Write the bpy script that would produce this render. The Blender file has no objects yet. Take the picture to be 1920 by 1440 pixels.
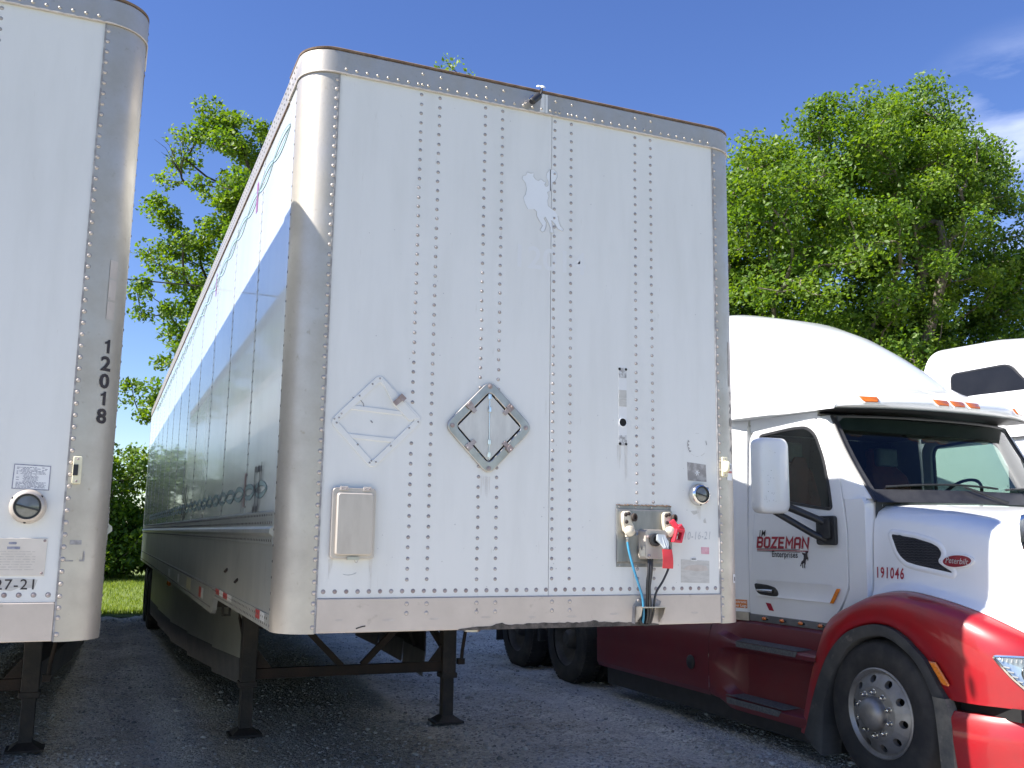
import bpy, bmesh, math, random
import numpy as np
from mathutils import Vector, Matrix

random.seed(7)
RNG = np.random.default_rng(7)
SC = bpy.context.scene
COL = SC.collection

# ------------------------------------------------------------------ camera
CAM = Vector((-2.0603, -4.5191, 1.6362))
FWD = Vector((0.38451783, 0.90965163, 0.15709853))
RGT = Vector((0.92012193, -0.39137823, 0.01409658))
UPV = Vector((-0.07430792, -0.13912942, 0.98748232))
cd = bpy.data.cameras.new("camera")
cd.sensor_width = 36.0
cd.lens = 1788.6172 / 1920 * 36.0
cd.clip_start = 0.05
cd.clip_end = 2000
cam = bpy.data.objects.new("camera", cd)
COL.objects.link(cam)
M3 = Matrix((RGT, UPV, -FWD)).transposed()
cam.matrix_world = Matrix.Translation(CAM) @ M3.to_4x4()
SC.camera = cam

# ------------------------------------------------------------------ light
SUN_EL = math.radians(47.2)
SUN_BACK = math.radians(-0.5)         # the sun rakes along the trailer fronts
S = Vector((-math.cos(SUN_EL) * math.cos(SUN_BACK), math.cos(SUN_EL) * math.sin(SUN_BACK), math.sin(SUN_EL)))
SKY_STRENGTH = 0.078
SUN_STRENGTH = 5.0
EXPOSURE = 1.26
W = bpy.data.worlds.new("World")
SC.world = W
W.use_nodes = True
nt = W.node_tree
nt.nodes.clear()
wo = nt.nodes.new("ShaderNodeOutputWorld")
bg = nt.nodes.new("ShaderNodeBackground")
sky = nt.nodes.new("ShaderNodeTexSky")
sky.sky_type = 'NISHITA'
sky.sun_disc = False
sky.sun_elevation = SUN_EL
sky.sun_rotation = math.radians(270) + SUN_BACK
sky.altitude = 200
sky.air_density = 1.0
sky.dust_density = 0.25
sky.ozone_density = 3.0
bg.inputs['Strength'].default_value = SKY_STRENGTH
tc = nt.nodes.new("ShaderNodeTexCoord")
mp = nt.nodes.new("ShaderNodeMapping")
mp.inputs['Rotation'].default_value = (0.0, 0.35, 0.3)
mp.inputs['Scale'].default_value = (3.0, 3.0, 11.0)
no = nt.nodes.new("ShaderNodeTexNoise")
no.inputs['Scale'].default_value = 1.9
no.inputs['Detail'].default_value = 8
no.inputs['Roughness'].default_value = 0.55
cdir = (FWD + RGT * ((1925 - 960) / 1788.6) + UPV * ((720 - 310) / 1788.6)).normalized()
dp = nt.nodes.new("ShaderNodeVectorMath")
dp.operation = 'DOT_PRODUCT'
dp.inputs[1].default_value = cdir
md = nt.nodes.new("ShaderNodeMapRange")
md.interpolation_type = 'SMOOTHSTEP'
md.inputs['From Min'].default_value = 0.991
md.inputs['From Max'].default_value = 0.9995
mn = nt.nodes.new("ShaderNodeMapRange")
mn.inputs['From Min'].default_value = 0.40
mn.inputs['From Max'].default_value = 0.95
cr = nt.nodes.new("ShaderNodeMath")
cr.operation = 'MULTIPLY'
mx = nt.nodes.new("ShaderNodeMix")
mx.data_type = 'RGBA'
mx.inputs[7].default_value = (7.5, 8.0, 9.5, 1)
nt.links.new(tc.outputs['Generated'], mp.inputs['Vector'])
nt.links.new(mp.outputs['Vector'], no.inputs['Vector'])
nt.links.new(tc.outputs['Generated'], dp.inputs[0])
nt.links.new(dp.outputs['Value'], md.inputs['Value'])
nt.links.new(no.outputs['Fac'], mn.inputs['Value'])
nt.links.new(md.outputs[0], cr.inputs[0])
nt.links.new(mn.outputs[0], cr.inputs[1])
nt.links.new(cr.outputs[0], mx.inputs[0])
hsv = nt.nodes.new("ShaderNodeHueSaturation")
hsv.inputs['Hue'].default_value = 0.517
hsv.inputs['Saturation'].default_value = 1.18
hsv.inputs['Value'].default_value = 1.06
nt.links.new(sky.outputs['Color'], hsv.inputs['Color'])
nt.links.new(hsv.outputs['Color'], mx.inputs[6])
nt.links.new(mx.outputs[2], bg.inputs['Color'])
nt.links.new(bg.outputs['Background'], wo.inputs['Surface'])
sl = bpy.data.lights.new("sun", 'SUN')
sl.energy = SUN_STRENGTH
sl.angle = math.radians(0.53)
sl.color = (1.0, 0.955, 0.88)
so = bpy.data.objects.new("sun", sl)
so.rotation_euler = (-S).to_track_quat('-Z', 'Y').to_euler()
so.location = (-30, 0, 40)
COL.objects.link(so)
SC.view_settings.view_transform = 'Standard'
SC.view_settings.look = 'None'
SC.view_settings.exposure = EXPOSURE
SC.view_settings.gamma = 1.0
SC.view_settings.use_curve_mapping = False
SC.render.engine = 'CYCLES'
try:
    SC.cycles.max_bounces = 12
    SC.cycles.diffuse_bounces = 8
    SC.cycles.glossy_bounces = 6
    SC.cycles.transparent_max_bounces = 12
    SC.cycles.caustics_reflective = False
    SC.cycles.caustics_refractive = False
except Exception:
    pass


# ================================================================== materials
def pmat(name, c1, c2=None, scale=8.0, ramp=(0.4, 0.65), rough=0.5, rough2=None, metal=0.0, coat=0.0,
         coat_rough=0.05, bump=0.0, bscale=40.0, stretch=(1, 1, 1), c3=None, s3=3.0, r3=(0.55, 0.75), spec=0.5,
         emit=None, detail=6.0, objrand=0.0, island=0.0, aniso=0.0):
    m = bpy.data.materials.new(name)
    m.use_nodes = True
    t = m.node_tree
    b = t.nodes['Principled BSDF']
    b.inputs['Roughness'].default_value = rough
    b.inputs['Metallic'].default_value = metal
    b.inputs['Coat Weight'].default_value = coat
    b.inputs['Coat Roughness'].default_value = coat_rough
    b.inputs['Specular IOR Level'].default_value = spec
    if aniso:
        b.inputs['Anisotropic'].default_value = aniso
    col = None
    co = t.nodes.new("ShaderNodeTexCoord")
    ma = t.nodes.new("ShaderNodeMapping")
    ma.inputs['Scale'].default_value = stretch
    t.links.new(co.outputs['Object'], ma.inputs['Vector'])

    def noise(sc, det=detail):
        n = t.nodes.new("ShaderNodeTexNoise")
        n.inputs['Scale'].default_value = sc
        n.inputs['Detail'].default_value = det
        n.inputs['Roughness'].default_value = 0.6
        t.links.new(ma.outputs['Vector'], n.inputs['Vector'])
        return n

    def rampn(n, r):
        q = t.nodes.new("ShaderNodeMapRange")
        q.inputs['From Min'].default_value = r[0]
        q.inputs['From Max'].default_value = r[1]
        t.links.new(n.outputs['Fac'], q.inputs['Value'])
        return q

    def mix(fac, a, bcol):
        x = t.nodes.new("ShaderNodeMix")
        x.data_type = 'RGBA'
        t.links.new(fac, x.inputs[0])
        if isinstance(a, tuple):
            x.inputs[6].default_value = (*a, 1)
        else:
            t.links.new(a, x.inputs[6])
        if isinstance(bcol, tuple):
            x.inputs[7].default_value = (*bcol, 1)
        else:
            t.links.new(bcol, x.inputs[7])
        return x.outputs[2]
    if c2 is not None:
        f = rampn(noise(scale), ramp)
        col = mix(f.outputs[0], c1, c2)
        if rough2 is not None:
            q = t.nodes.new("ShaderNodeMapRange")
            q.inputs['To Min'].default_value = rough
            q.inputs['To Max'].default_value = rough2
            t.links.new(f.outputs[0], q.inputs['Value'])
            t.links.new(q.outputs[0], b.inputs['Roughness'])
    if c3 is not None:
        f3 = rampn(noise(s3), r3)
        col = mix(f3.outputs[0], col if col is not None else c1, c3)
    if island or objrand:
        g = t.nodes.new("ShaderNodeNewGeometry") if island else t.nodes.new("ShaderNodeObjectInfo")
        h = t.nodes.new("ShaderNodeHueSaturation")
        q = t.nodes.new("ShaderNodeMapRange")
        k = island or objrand
        q.inputs['To Min'].default_value = 1 - k
        q.inputs['To Max'].default_value = 1 + k
        t.links.new(g.outputs['Random Per Island' if island else 'Random'], q.inputs['Value'])
        t.links.new(q.outputs[0], h.inputs['Value'])
        if col is None:
            h.inputs['Color'].default_value = (*c1, 1)
        else:
            t.links.new(col, h.inputs['Color'])
        col = h.outputs['Color']
    if col is None:
        b.inputs['Base Color'].default_value = (*c1, 1)
    else:
        t.links.new(col, b.inputs['Base Color'])
    if bump:
        n = noise(bscale, 4)
        bn = t.nodes.new("ShaderNodeBump")
        bn.inputs['Strength'].default_value = bump
        bn.inputs['Distance'].default_value = 0.01
        t.links.new(n.outputs['Fac'], bn.inputs['Height'])
        t.links.new(bn.outputs['Normal'], b.inputs['Normal'])
    return m


def leafmat(name, c1, c2, c3, trans=0.45, gain=1.24):
    m = bpy.data.materials.new(name)
    m.use_nodes = True
    t = m.node_tree
    t.nodes.clear()
    o = t.nodes.new("ShaderNodeOutputMaterial")
    g = t.nodes.new("ShaderNodeNewGeometry")
    r = t.nodes.new("ShaderNodeValToRGB")
    c1, c2, c3 = [tuple(min(.45, x * gain) for x in c) for c in (c1, c2, c3)]
    r.color_ramp.elements[0].color = (*c1, 1)
    r.color_ramp.elements[1].color = (*c3, 1)
    e = r.color_ramp.elements.new(0.55)
    e.color = (*c2, 1)
    t.links.new(g.outputs['Random Per Island'], r.inputs['Fac'])
    d = t.nodes.new("ShaderNodeBsdfPrincipled")
    d.inputs['Roughness'].default_value = 0.45
    d.inputs['Specular IOR Level'].default_value = 0.35
    tr = t.nodes.new("ShaderNodeBsdfTranslucent")
    hs = t.nodes.new("ShaderNodeHueSaturation")
    hs.inputs['Hue'].default_value = 0.488
    hs.inputs['Saturation'].default_value = 1.15
    hs.inputs['Value'].default_value = 1.5
    t.links.new(r.outputs['Color'], hs.inputs['Color'])
    t.links.new(r.outputs['Color'], d.inputs['Base Color'])
    t.links.new(hs.outputs['Color'], tr.inputs['Color'])
    mxx = t.nodes.new("ShaderNodeMixShader")
    mxx.inputs[0].default_value = trans
    t.links.new(d.outputs[0], mxx.inputs[1])
    t.links.new(tr.outputs[0], mxx.inputs[2])
    t.links.new(mxx.outputs[0], o.inputs['Surface'])
    return m


def glassmat(name, tint, refl_rough=0.0, ior=1.5):
    m = bpy.data.materials.new(name)
    m.use_nodes = True
    t = m.node_tree
    t.nodes.clear()
    o = t.nodes.new("ShaderNodeOutputMaterial")
    f = t.nodes.new("ShaderNodeFresnel")
    gg = t.nodes.new("ShaderNodeNewGeometry")
    mr = t.nodes.new("ShaderNodeMapRange")
    mr.inputs['To Min'].default_value = ior
    mr.inputs['To Max'].default_value = 1.0 / ior
    t.links.new(gg.outputs['Backfacing'], mr.inputs['Value'])
    t.links.new(mr.outputs[0], f.inputs['IOR'])
    a = t.nodes.new("ShaderNodeBsdfTransparent")
    a.inputs['Color'].default_value = (*tint, 1)
    g = t.nodes.new("ShaderNodeBsdfGlossy")
    g.inputs['Roughness'].default_value = refl_rough
    x = t.nodes.new("ShaderNodeMixShader")
    t.links.new(f.outputs[0], x.inputs[0])
    t.links.new(a.outputs[0], x.inputs[1])
    t.links.new(g.outputs[0], x.inputs[2])
    t.links.new(x.outputs[0], o.inputs['Surface'])
    return m


def gravelmat():
    m = bpy.data.materials.new("gravel")
    m.use_nodes = True
    t = m.node_tree
    b = t.nodes['Principled BSDF']
    b.inputs['Roughness'].default_value = 0.95
    b.inputs['Specular IOR Level'].default_value = 0.2
    co = t.nodes.new("ShaderNodeTexCoord")

    def node(kind, **k):
        n = t.nodes.new(kind)
        for a, v in k.items():
            n.inputs[a].default_value = v
        return n

    def vor(sc):
        v = node("ShaderNodeTexVoronoi", Scale=sc, Randomness=1.0)
        t.links.new(co.outputs['Object'], v.inputs['Vector'])
        return v
    v1, v2, v3 = vor(38.0), vor(95.0), vor(15.0)
    n1 = node("ShaderNodeTexNoise", Scale=0.9, Detail=6.0, Roughness=0.62)
    n2 = node("ShaderNodeTexNoise", Scale=7.0, Detail=6.0, Roughness=0.7)
    for n in (n1, n2):
        t.links.new(co.outputs['Object'], n.inputs['Vector'])

    def sep(v):
        q = t.nodes.new("ShaderNodeSeparateColor")
        t.links.new(v.outputs['Color'], q.inputs[0])
        return q.outputs[0]

    def math_(op, a, c):
        q = t.nodes.new("ShaderNodeMath")
        q.operation = op
        for k, x in enumerate((a, c)):
            if isinstance(x, (int, float)):
                q.inputs[k].default_value = x
            else:
                t.links.new(x, q.inputs[k])
        return q.outputs[0]
    val = math_('ADD', math_('MULTIPLY', sep(v1), .34), math_('MULTIPLY', sep(v2), .30))
    val = math_('ADD', val, math_('MULTIPLY', n2.outputs['Fac'], .36))
    r = t.nodes.new("ShaderNodeValToRGB")
    r.color_ramp.elements[0].position = .20
    r.color_ramp.elements[0].color = (.24, .228, .205, 1)
    r.color_ramp.elements[1].position = .82
    r.color_ramp.elements[1].color = (.82, .78, .70, 1)
    e = r.color_ramp.elements.new(.5)
    e.color = (.58, .545, .48, 1)
    t.links.new(val, r.inputs['Fac'])
    pr = node("ShaderNodeMapRange")
    pr.inputs['From Min'].default_value = .42
    pr.inputs['From Max'].default_value = .66
    t.links.new(n1.outputs['Fac'], pr.inputs['Value'])
    mx_ = t.nodes.new("ShaderNodeMix")
    mx_.data_type = 'RGBA'
    mx_.blend_type = 'MULTIPLY'
    mx_.inputs[7].default_value = (.68, .65, .60, 1)
    t.links.new(pr.outputs[0], mx_.inputs[0])
    t.links.new(r.outputs['Color'], mx_.inputs[6])
    mpp = t.nodes.new("ShaderNodeMapping")
    mpp.inputs['Scale'].default_value = (1.5, 0.10, 1.0)
    mpp.inputs['Rotation'].default_value = (0, 0, 0.06)
    t.links.new(co.outputs['Object'], mpp.inputs['Vector'])
    n3 = node("ShaderNodeTexNoise", Scale=1.0, Detail=5.0, Roughness=0.55)
    t.links.new(mpp.outputs['Vector'], n3.inputs['Vector'])
    p3 = node("ShaderNodeMapRange")
    p3.inputs['From Min'].default_value = .50
    p3.inputs['From Max'].default_value = .68
    p3.inputs['To Max'].default_value = .6
    t.links.new(n3.outputs['Fac'], p3.inputs['Value'])
    mt_ = t.nodes.new("ShaderNodeMix")
    mt_.data_type = 'RGBA'
    mt_.inputs[7].default_value = (.64, .605, .55, 1)
    t.links.new(p3.outputs[0], mt_.inputs[0])
    t.links.new(mx_.outputs[2], mt_.inputs[6])
    t.links.new(mt_.outputs[2], b.inputs['Base Color'])
    h = math_('ADD', math_('MULTIPLY', v1.outputs['Distance'], -1.0), math_('MULTIPLY', v2.outputs['Distance'], -.5))
    h = math_('ADD', h, math_('MULTIPLY', v3.outputs['Distance'], -.9))
    bn = t.nodes.new("ShaderNodeBump")
    bn.inputs['Strength'].default_value = 0.9
    bn.inputs['Distance'].default_value = 0.014
    t.links.new(h, bn.inputs['Height'])
    t.links.new(bn.outputs['Normal'], b.inputs['Normal'])
    return m


MT = dict(
    panel=pmat("white_panel_paint", (0.70, 0.70, 0.69), (0.645, 0.645, 0.63), 2.2, (0.45, 0.75), rough=0.32, stretch=(3, 3, 0.5), bump=0.12, bscale=1.1,
               c3=(0.50, 0.48, 0.45), s3=11.0, r3=(0.66, 0.86), coat=0.15, coat_rough=0.2),
    side=pmat("glossy_white_side", (0.74, 0.765, 0.765), (0.66, 0.685, 0.675), 1.6, (0.4, 0.8), rough=0.2, stretch=(2, 2, 0.4),
              coat=0.7, coat_rough=0.03, spec=0.35, bump=0.03, bscale=0.9),
    alu=pmat("mill_aluminium", (0.55, 0.505, 0.445), (0.455, 0.415, 0.355), 5.0, (0.35, 0.7), rough=0.42, rough2=0.56, metal=0.7,
             c3=(0.42, 0.37, 0.30), s3=30.0, r3=(0.62, 0.75), bump=0.06, bscale=60),
    alu_dull=pmat("dull_aluminium", (0.58, 0.51, 0.455), (0.49, 0.43, 0.38), 4.0, (0.35, 0.7), rough=0.5, metal=0.3,
                  c3=(0.36, 0.31, 0.26), s3=18.0, r3=(0.62, 0.8), bump=0.05, bscale=40),
    alu_side=pmat("side_aluminium", (0.50, 0.50, 0.46), (0.40, 0.41, 0.38), 3.0, (0.35, 0.7), rough=0.42, metal=0.5,
                  c3=(0.30, 0.28, 0.24), s3=9.0, r3=(0.6, 0.85), stretch=(2, 1, 0.5)),
    rivet=pmat("rivet_metal", (0.44, 0.41, 0.40), (0.32, 0.285, 0.275), 20.0, (0.4, 0.6), rough=0.55, metal=0.4),
    rivet_rust=pmat("rivet_grey", (0.40, 0.36, 0.36), (0.28, 0.22, 0.21), 9.0, (0.4, 0.6), rough=0.7, metal=0.1),
    rivet_dark=pmat("grimy_rivet", (0.10, 0.095, 0.09), (0.16, 0.15, 0.145), 9.0, rough=0.7),
    seal=pmat("brown_sealant", (0.12, 0.075, 0.05), (0.20, 0.14, 0.10), 14.0, rough=0.85, bump=0.3, bscale=30),
    seam=pmat("seam_gap", (0.10, 0.10, 0.10), (0.18, 0.17, 0.16), 10.0, rough=0.8),
    seamstrip=pmat("seam_strip", (0.58, 0.60, 0.60), (0.45, 0.46, 0.46), 9.0, rough=0.4, coat=0.5),
    black_steel=pmat("black_steel", (0.022, 0.02, 0.02), (0.05, 0.038, 0.032), 7.0, (0.45, 0.7), rough=0.65, bump=0.25, bscale=40,
                     c3=(0.085, 0.045, 0.028), s3=5.0, r3=(0.62, 0.8)),
    rusty=pmat("rusty_steel", (0.045, 0.028, 0.021), (0.025, 0.02, 0.018), 6.0, rough=0.8, bump=0.3, bscale=40),
    floor=pmat("underside_wood", (0.05, 0.045, 0.04), (0.03, 0.028, 0.026), 4.0, rough=0.9),
    skirt=pmat("skirt_panel", (0.42, 0.42, 0.37), (0.34, 0.34, 0.30), 3.0, (0.4, 0.75), rough=0.45, c3=(0.25, 0.24, 0.2), s3=8.0, r3=(0.6, 0.85)),
    skirt_flap=pmat("grey_flap", (0.13, 0.13, 0.135), (0.17, 0.165, 0.16), 5.0, rough=0.75),
    rubber=pmat("tyre_rubber", (0.018, 0.018, 0.019), (0.05, 0.046, 0.042), 6.0, (0.42, 0.75), rough=0.78, bump=0.15, bscale=60),
    rim=pmat("rim_aluminium", (0.33, 0.32, 0.31), (0.20, 0.188, 0.175), 5.0, (0.35, 0.7), rough=0.42, rough2=0.65, metal=0.75),
    rim_dark=pmat("dark_rim", (0.10, 0.095, 0.09), (0.06, 0.055, 0.05), 6.0, rough=0.6, metal=0.3),
    chrome=pmat("chrome", (0.80, 0.79, 0.76), (0.62, 0.60, 0.56), 9.0, rough=0.09, rough2=0.25, metal=1.0),
    galv=pmat("galvanised_plate", (0.30, 0.30, 0.29), (0.22, 0.22, 0.21), 7.0, (0.4, 0.65), rough=0.45, metal=0.7, bump=0.05, bscale=30, stretch=(2, 2, .5)),
    steel=pmat("stainless_frame", (0.50, 0.48, 0.45), (0.38, 0.36, 0.33), 9.0, rough=0.33, metal=0.8),
    boxtan=pmat("weathered_box", (0.53, 0.48, 0.43), (0.45, 0.40, 0.355), 6.0, (0.4, 0.7), rough=0.42, metal=0.35, stretch=(2, 2, .6)),
    plate_grey=pmat("brushed_plate", (0.62, 0.61, 0.585), (0.52, 0.51, 0.49), 5.0, (0.4, 0.7), rough=0.45, metal=0.25, stretch=(4, 4, 1)),
    white=pmat("white_paint", (0.76, 0.77, 0.79), (0.72, 0.735, 0.75), 3.0, rough=0.3),
    cream=pmat("cream_plastic", (0.72, 0.68, 0.50), (0.62, 0.58, 0.42), 12.0, rough=0.45),
    cream2=pmat("cream_cast", (0.66, 0.61, 0.50), (0.48, 0.42, 0.33), 22.0, (0.4, 0.65), rough=0.5),
    ghost=pmat("cleaner_white", (0.745, 0.765, 0.80), (0.725, 0.745, 0.78), 4.0, rough=0.35),
    ghost2=pmat("old_paint_mark", (0.685, 0.69, 0.70), (0.705, 0.71, 0.72), 3.0, rough=0.33),
    weep=pmat("water_streak", (0.60, 0.585, 0.56), (0.66, 0.65, 0.63), 20.0, rough=0.5),
    outline=pmat("dirt_line", (0.42, 0.42, 0.43), (0.55, 0.55, 0.56), 25.0, rough=0.7),
    residue=pmat("glue_residue", (0.54, 0.53, 0.505), (0.45, 0.44, 0.42), 16.0, (0.4, 0.65), rough=0.6, stretch=(1, 1, 4)),
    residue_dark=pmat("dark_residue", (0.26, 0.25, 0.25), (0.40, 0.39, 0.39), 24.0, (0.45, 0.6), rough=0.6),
    residue_speck=pmat("bare_metal_patch", (0.30, 0.29, 0.29), (0.62, 0.63, 0.64), 60.0, (0.42, 0.6), rough=0.5),
    grease=pmat("black_grease", (0.03, 0.026, 0.024), (0.12, 0.10, 0.09), 30.0, (0.4, 0.7), rough=0.6),
    stain=pmat("faint_stain", (0.46, 0.41, 0.37), (0.55, 0.50, 0.46), 20.0, rough=0.6),
    black=pmat("black_plastic", (0.018, 0.018, 0.02), (0.03, 0.03, 0.032), 10.0, rough=0.45),
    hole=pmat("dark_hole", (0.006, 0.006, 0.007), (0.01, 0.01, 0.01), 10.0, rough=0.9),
    ink=pmat("black_vinyl", (0.022, 0.016, 0.02), (0.04, 0.03, 0.035), 30.0, rough=0.5),
    ink_fade=pmat("faded_vinyl", (0.24, 0.22, 0.20), (0.34, 0.31, 0.29), 40.0, rough=0.5),
    marker=pmat("marker_pen", (0.16, 0.16, 0.18), (0.3, 0.3, 0.32), 40.0, rough=0.6),
    marker_faint=pmat("faded_pen", (0.38, 0.39, 0.42), (0.52, 0.53, 0.55), 50.0, rough=0.6),
    paper=pmat("white_sticker", (0.78, 0.79, 0.80), (0.72, 0.72, 0.73), 8.0, rough=0.5),
    plate=pmat("yellowed_plate", (0.66, 0.61, 0.55), (0.60, 0.55, 0.49), 7.0, rough=0.4),
    print_=pmat("small_print", (0.20, 0.21, 0.28), (0.34, 0.34, 0.40), 60.0, rough=0.6),
    print_tan=pmat("worn_print", (0.50, 0.46, 0.42), (0.58, 0.53, 0.48), 50.0, rough=0.6),
    teal=pmat("teal_vinyl", (0.34, 0.46, 0.47), (0.40, 0.52, 0.52), 9.0, rough=0.45, spec=0.25),
    teal_dark=pmat("teal_outline", (0.13, 0.21, 0.23), (0.18, 0.27, 0.29), 9.0, rough=0.45, spec=0.25),
    pink=pmat("pink_vinyl", (0.50, 0.10, 0.22), (0.42, 0.12, 0.22), 9.0, rough=0.25, coat=0.6),
    mauve=pmat("mauve_vinyl", (0.36, 0.26, 0.26), (0.30, 0.22, 0.22), 9.0, rough=0.7, spec=0.1),
    ink_side=pmat("grey_brush_print", (0.10, 0.10, 0.11), (0.15, 0.15, 0.16), 9.0, rough=0.7, spec=0.1),
    tape_red=pmat("red_reflector", (0.50, 0.035, 0.045), (0.42, 0.05, 0.05), 30.0, rough=0.35),
    tape_white=pmat("white_reflector", (0.72, 0.72, 0.70), (0.64, 0.64, 0.60), 30.0, rough=0.35),
    tape_cream=pmat("cream_reflector", (0.66, 0.60, 0.38), (0.55, 0.5, 0.33), 30.0, rough=0.4),
    redlock=pmat("red_plastic", (0.62, 0.03, 0.06), (0.55, 0.03, 0.05), 12.0, rough=0.4),
    redtag=pmat("red_ribbon", (0.66, 0.045, 0.06), (0.58, 0.04, 0.05), 12.0, rough=0.55),
    flapgrey=pmat("grey_lid", (0.42, 0.45, 0.47), (0.34, 0.37, 0.39), 14.0, rough=0.35, metal=0.3),
    hose_blue=pmat("blue_hose", (0.03, 0.20, 0.36), (0.05, 0.25, 0.40), 12.0, rough=0.4),
    hose_black=pmat("black_hose", (0.02, 0.02, 0.022), (0.04, 0.04, 0.042), 12.0, rough=0.4),
    dirty_lens=pmat("dirty_lens", (0.22, 0.23, 0.21), (0.14, 0.145, 0.13), 9.0, rough=0.2, coat=0.8),
    pinkfade=pmat("faded_red_sticker", (0.60, 0.30, 0.36), (0.66, 0.45, 0.50), 30.0, rough=0.5),
    # trucks
    cabwhite=pmat("white_truck_paint", (0.78, 0.785, 0.79), (0.75, 0.755, 0.76), 2.0, rough=0.3, coat=0.8, coat_rough=0.06,
                  c3=(0.58, 0.57, 0.54), s3=20.0, r3=(0.68, 0.84)),
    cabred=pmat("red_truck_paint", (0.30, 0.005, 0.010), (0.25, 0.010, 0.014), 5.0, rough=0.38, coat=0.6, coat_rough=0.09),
    cabred_dusty_shaded=pmat("dusty_shaded_red_paint", (0.12, 0.008, 0.014), (0.105, 0.018, 0.023), 3.0, (0.35, 0.75), rough=0.42, coat=0.35, coat_rough=0.25),  # dust, plus the shade beside the trailer put into the red
    flare=pmat("black_fender_flare", (0.035, 0.036, 0.038), (0.085, 0.082, 0.076), 5.0, (0.42, 0.8), rough=0.72,
               c3=(0.22, 0.20, 0.17), s3=9.0, r3=(0.62, 0.85), bump=0.1, bscale=40),
    flare_dirty=pmat("muddy_fender_flare", (0.085, 0.085, 0.08), (0.20, 0.185, 0.155), 7.0, (0.4, 0.7), rough=0.75,
                     c3=(0.33, 0.29, 0.24), s3=12.0, r3=(0.6, 0.78)),
    tread=pmat("step_tread", (0.06, 0.064, 0.068), (0.11, 0.114, 0.118), 60.0, (0.4, 0.6), rough=0.6, bump=0.6, bscale=90),
    sill=pmat("sill_strip", (0.16, 0.165, 0.17), (0.22, 0.22, 0.225), 6.0, rough=0.4, metal=0.4),
    amber=pmat("amber_lens", (0.62, 0.16, 0.012), (0.50, 0.11, 0.01), 70.0, (0.4, 0.6), rough=0.2, coat=1.0),
    amber_bright=pmat("amber_reflector", (0.75, 0.22, 0.015), (0.66, 0.17, 0.01), 60.0, rough=0.25, coat=1.0),
    decal_red=pmat("red_vinyl", (0.36, 0.012, 0.035), (0.31, 0.012, 0.03), 12.0, rough=0.35, coat=0.4),
    decal_orange=pmat("orange_sticker", (0.62, 0.20, 0.05), (0.56, 0.18, 0.05), 12.0, rough=0.5),
    mesh_black=pmat("black_grille_mesh", (0.012, 0.012, 0.014), (0.03, 0.03, 0.034), 90.0, rough=0.5, bump=0.4, bscale=120),
    maroon=pmat("emblem_red", (0.24, 0.008, 0.02), (0.20, 0.008, 0.018), 12.0, rough=0.25, coat=0.8),
    silver=pmat("silver_script", (0.62, 0.60, 0.58), (0.52, 0.5, 0.48), 12.0, rough=0.3, metal=0.4),
    cabin=pmat("cabin_trim", (0.045, 0.05, 0.055), (0.06, 0.065, 0.07), 5.0, rough=0.8),
    cabin_light=pmat("cabin_headliner", (0.10, 0.095, 0.085), (0.13, 0.12, 0.11), 5.0, rough=0.9),
    seat=pmat("brown_red_seat", (0.20, 0.05, 0.03), (0.13, 0.04, 0.03), 7.0, rough=0.8),
    seat_grey=pmat("grey_headrest", (0.22, 0.25, 0.26), (0.16, 0.18, 0.19), 7.0, rough=0.8),
    curtain=pmat("dark_curtain", (0.02, 0.025, 0.035), (0.03, 0.035, 0.05), 6.0, rough=0.9, stretch=(8, 8, .3)),
    lampglass=pmat("headlamp_reflector", (0.50, 0.58, 0.64), (0.36, 0.43, 0.5), 11.0, rough=0.12, metal=0.6),
    lampdark=pmat("projector_lens", (0.10, 0.11, 0.10), (0.20, 0.20, 0.17), 16.0, rough=0.08, coat=1.0),
    glass=glassmat("tinted_glass", (0.38, 0.49, 0.45)),
    glass_side=glassmat("side_glass", (0.42, 0.54, 0.50)),
    glass_clear=glassmat("clear_lens", (0.9, 0.92, 0.93)),
    glass_dark=pmat("dark_glass", (0.012, 0.014, 0.02), (0.016, 0.018, 0.024), 4.0, rough=0.25, spec=0.25),
    # setting
    gravel=gravelmat(),
    stone=pmat("limestone_chips", (0.37, 0.355, 0.33), rough=0.9, island=0.5),
    soil=pmat("grassy_soil", (0.10, 0.135, 0.03), (0.14, 0.18, 0.04), 6.0, rough=0.95, bump=0.5, bscale=30),
    grass=leafmat("grass_blades", (0.10, 0.15, 0.025), (0.15, 0.205, 0.03), (0.21, 0.25, 0.05), 0.4),
    leaf_a=leafmat("leaf_yellow_green", (0.065, 0.115, 0.014), (0.10, 0.17, 0.022), (0.15, 0.215, 0.036), 0.5),
    leaf_b=leafmat("leaf_fresh_green", (0.055, 0.115, 0.018), (0.09, 0.16, 0.022), (0.135, 0.20, 0.032), 0.5),
    leaf_c=leafmat("leaf_deep_green", (0.03, 0.065, 0.010), (0.055, 0.105, 0.016), (0.10, 0.155, 0.024), 0.45),
    bark=pmat("bark", (0.11, 0.09, 0.07), (0.19, 0.165, 0.135), 6.0, rough=0.95, bump=0.6, bscale=20, stretch=(3, 3, .6)),
    bark_dark=pmat("dark_bark", (0.045, 0.036, 0.03), (0.085, 0.07, 0.058), 6.0, rough=0.95, bump=0.5, bscale=20, stretch=(3, 3, .6)),
    wire=pmat("cable_black", (0.03, 0.03, 0.03), (0.05, 0.05, 0.05), 5.0, rough=0.7),
)


# ================================================================== mesh helpers
def V(*a):
    return Vector(a)


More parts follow.
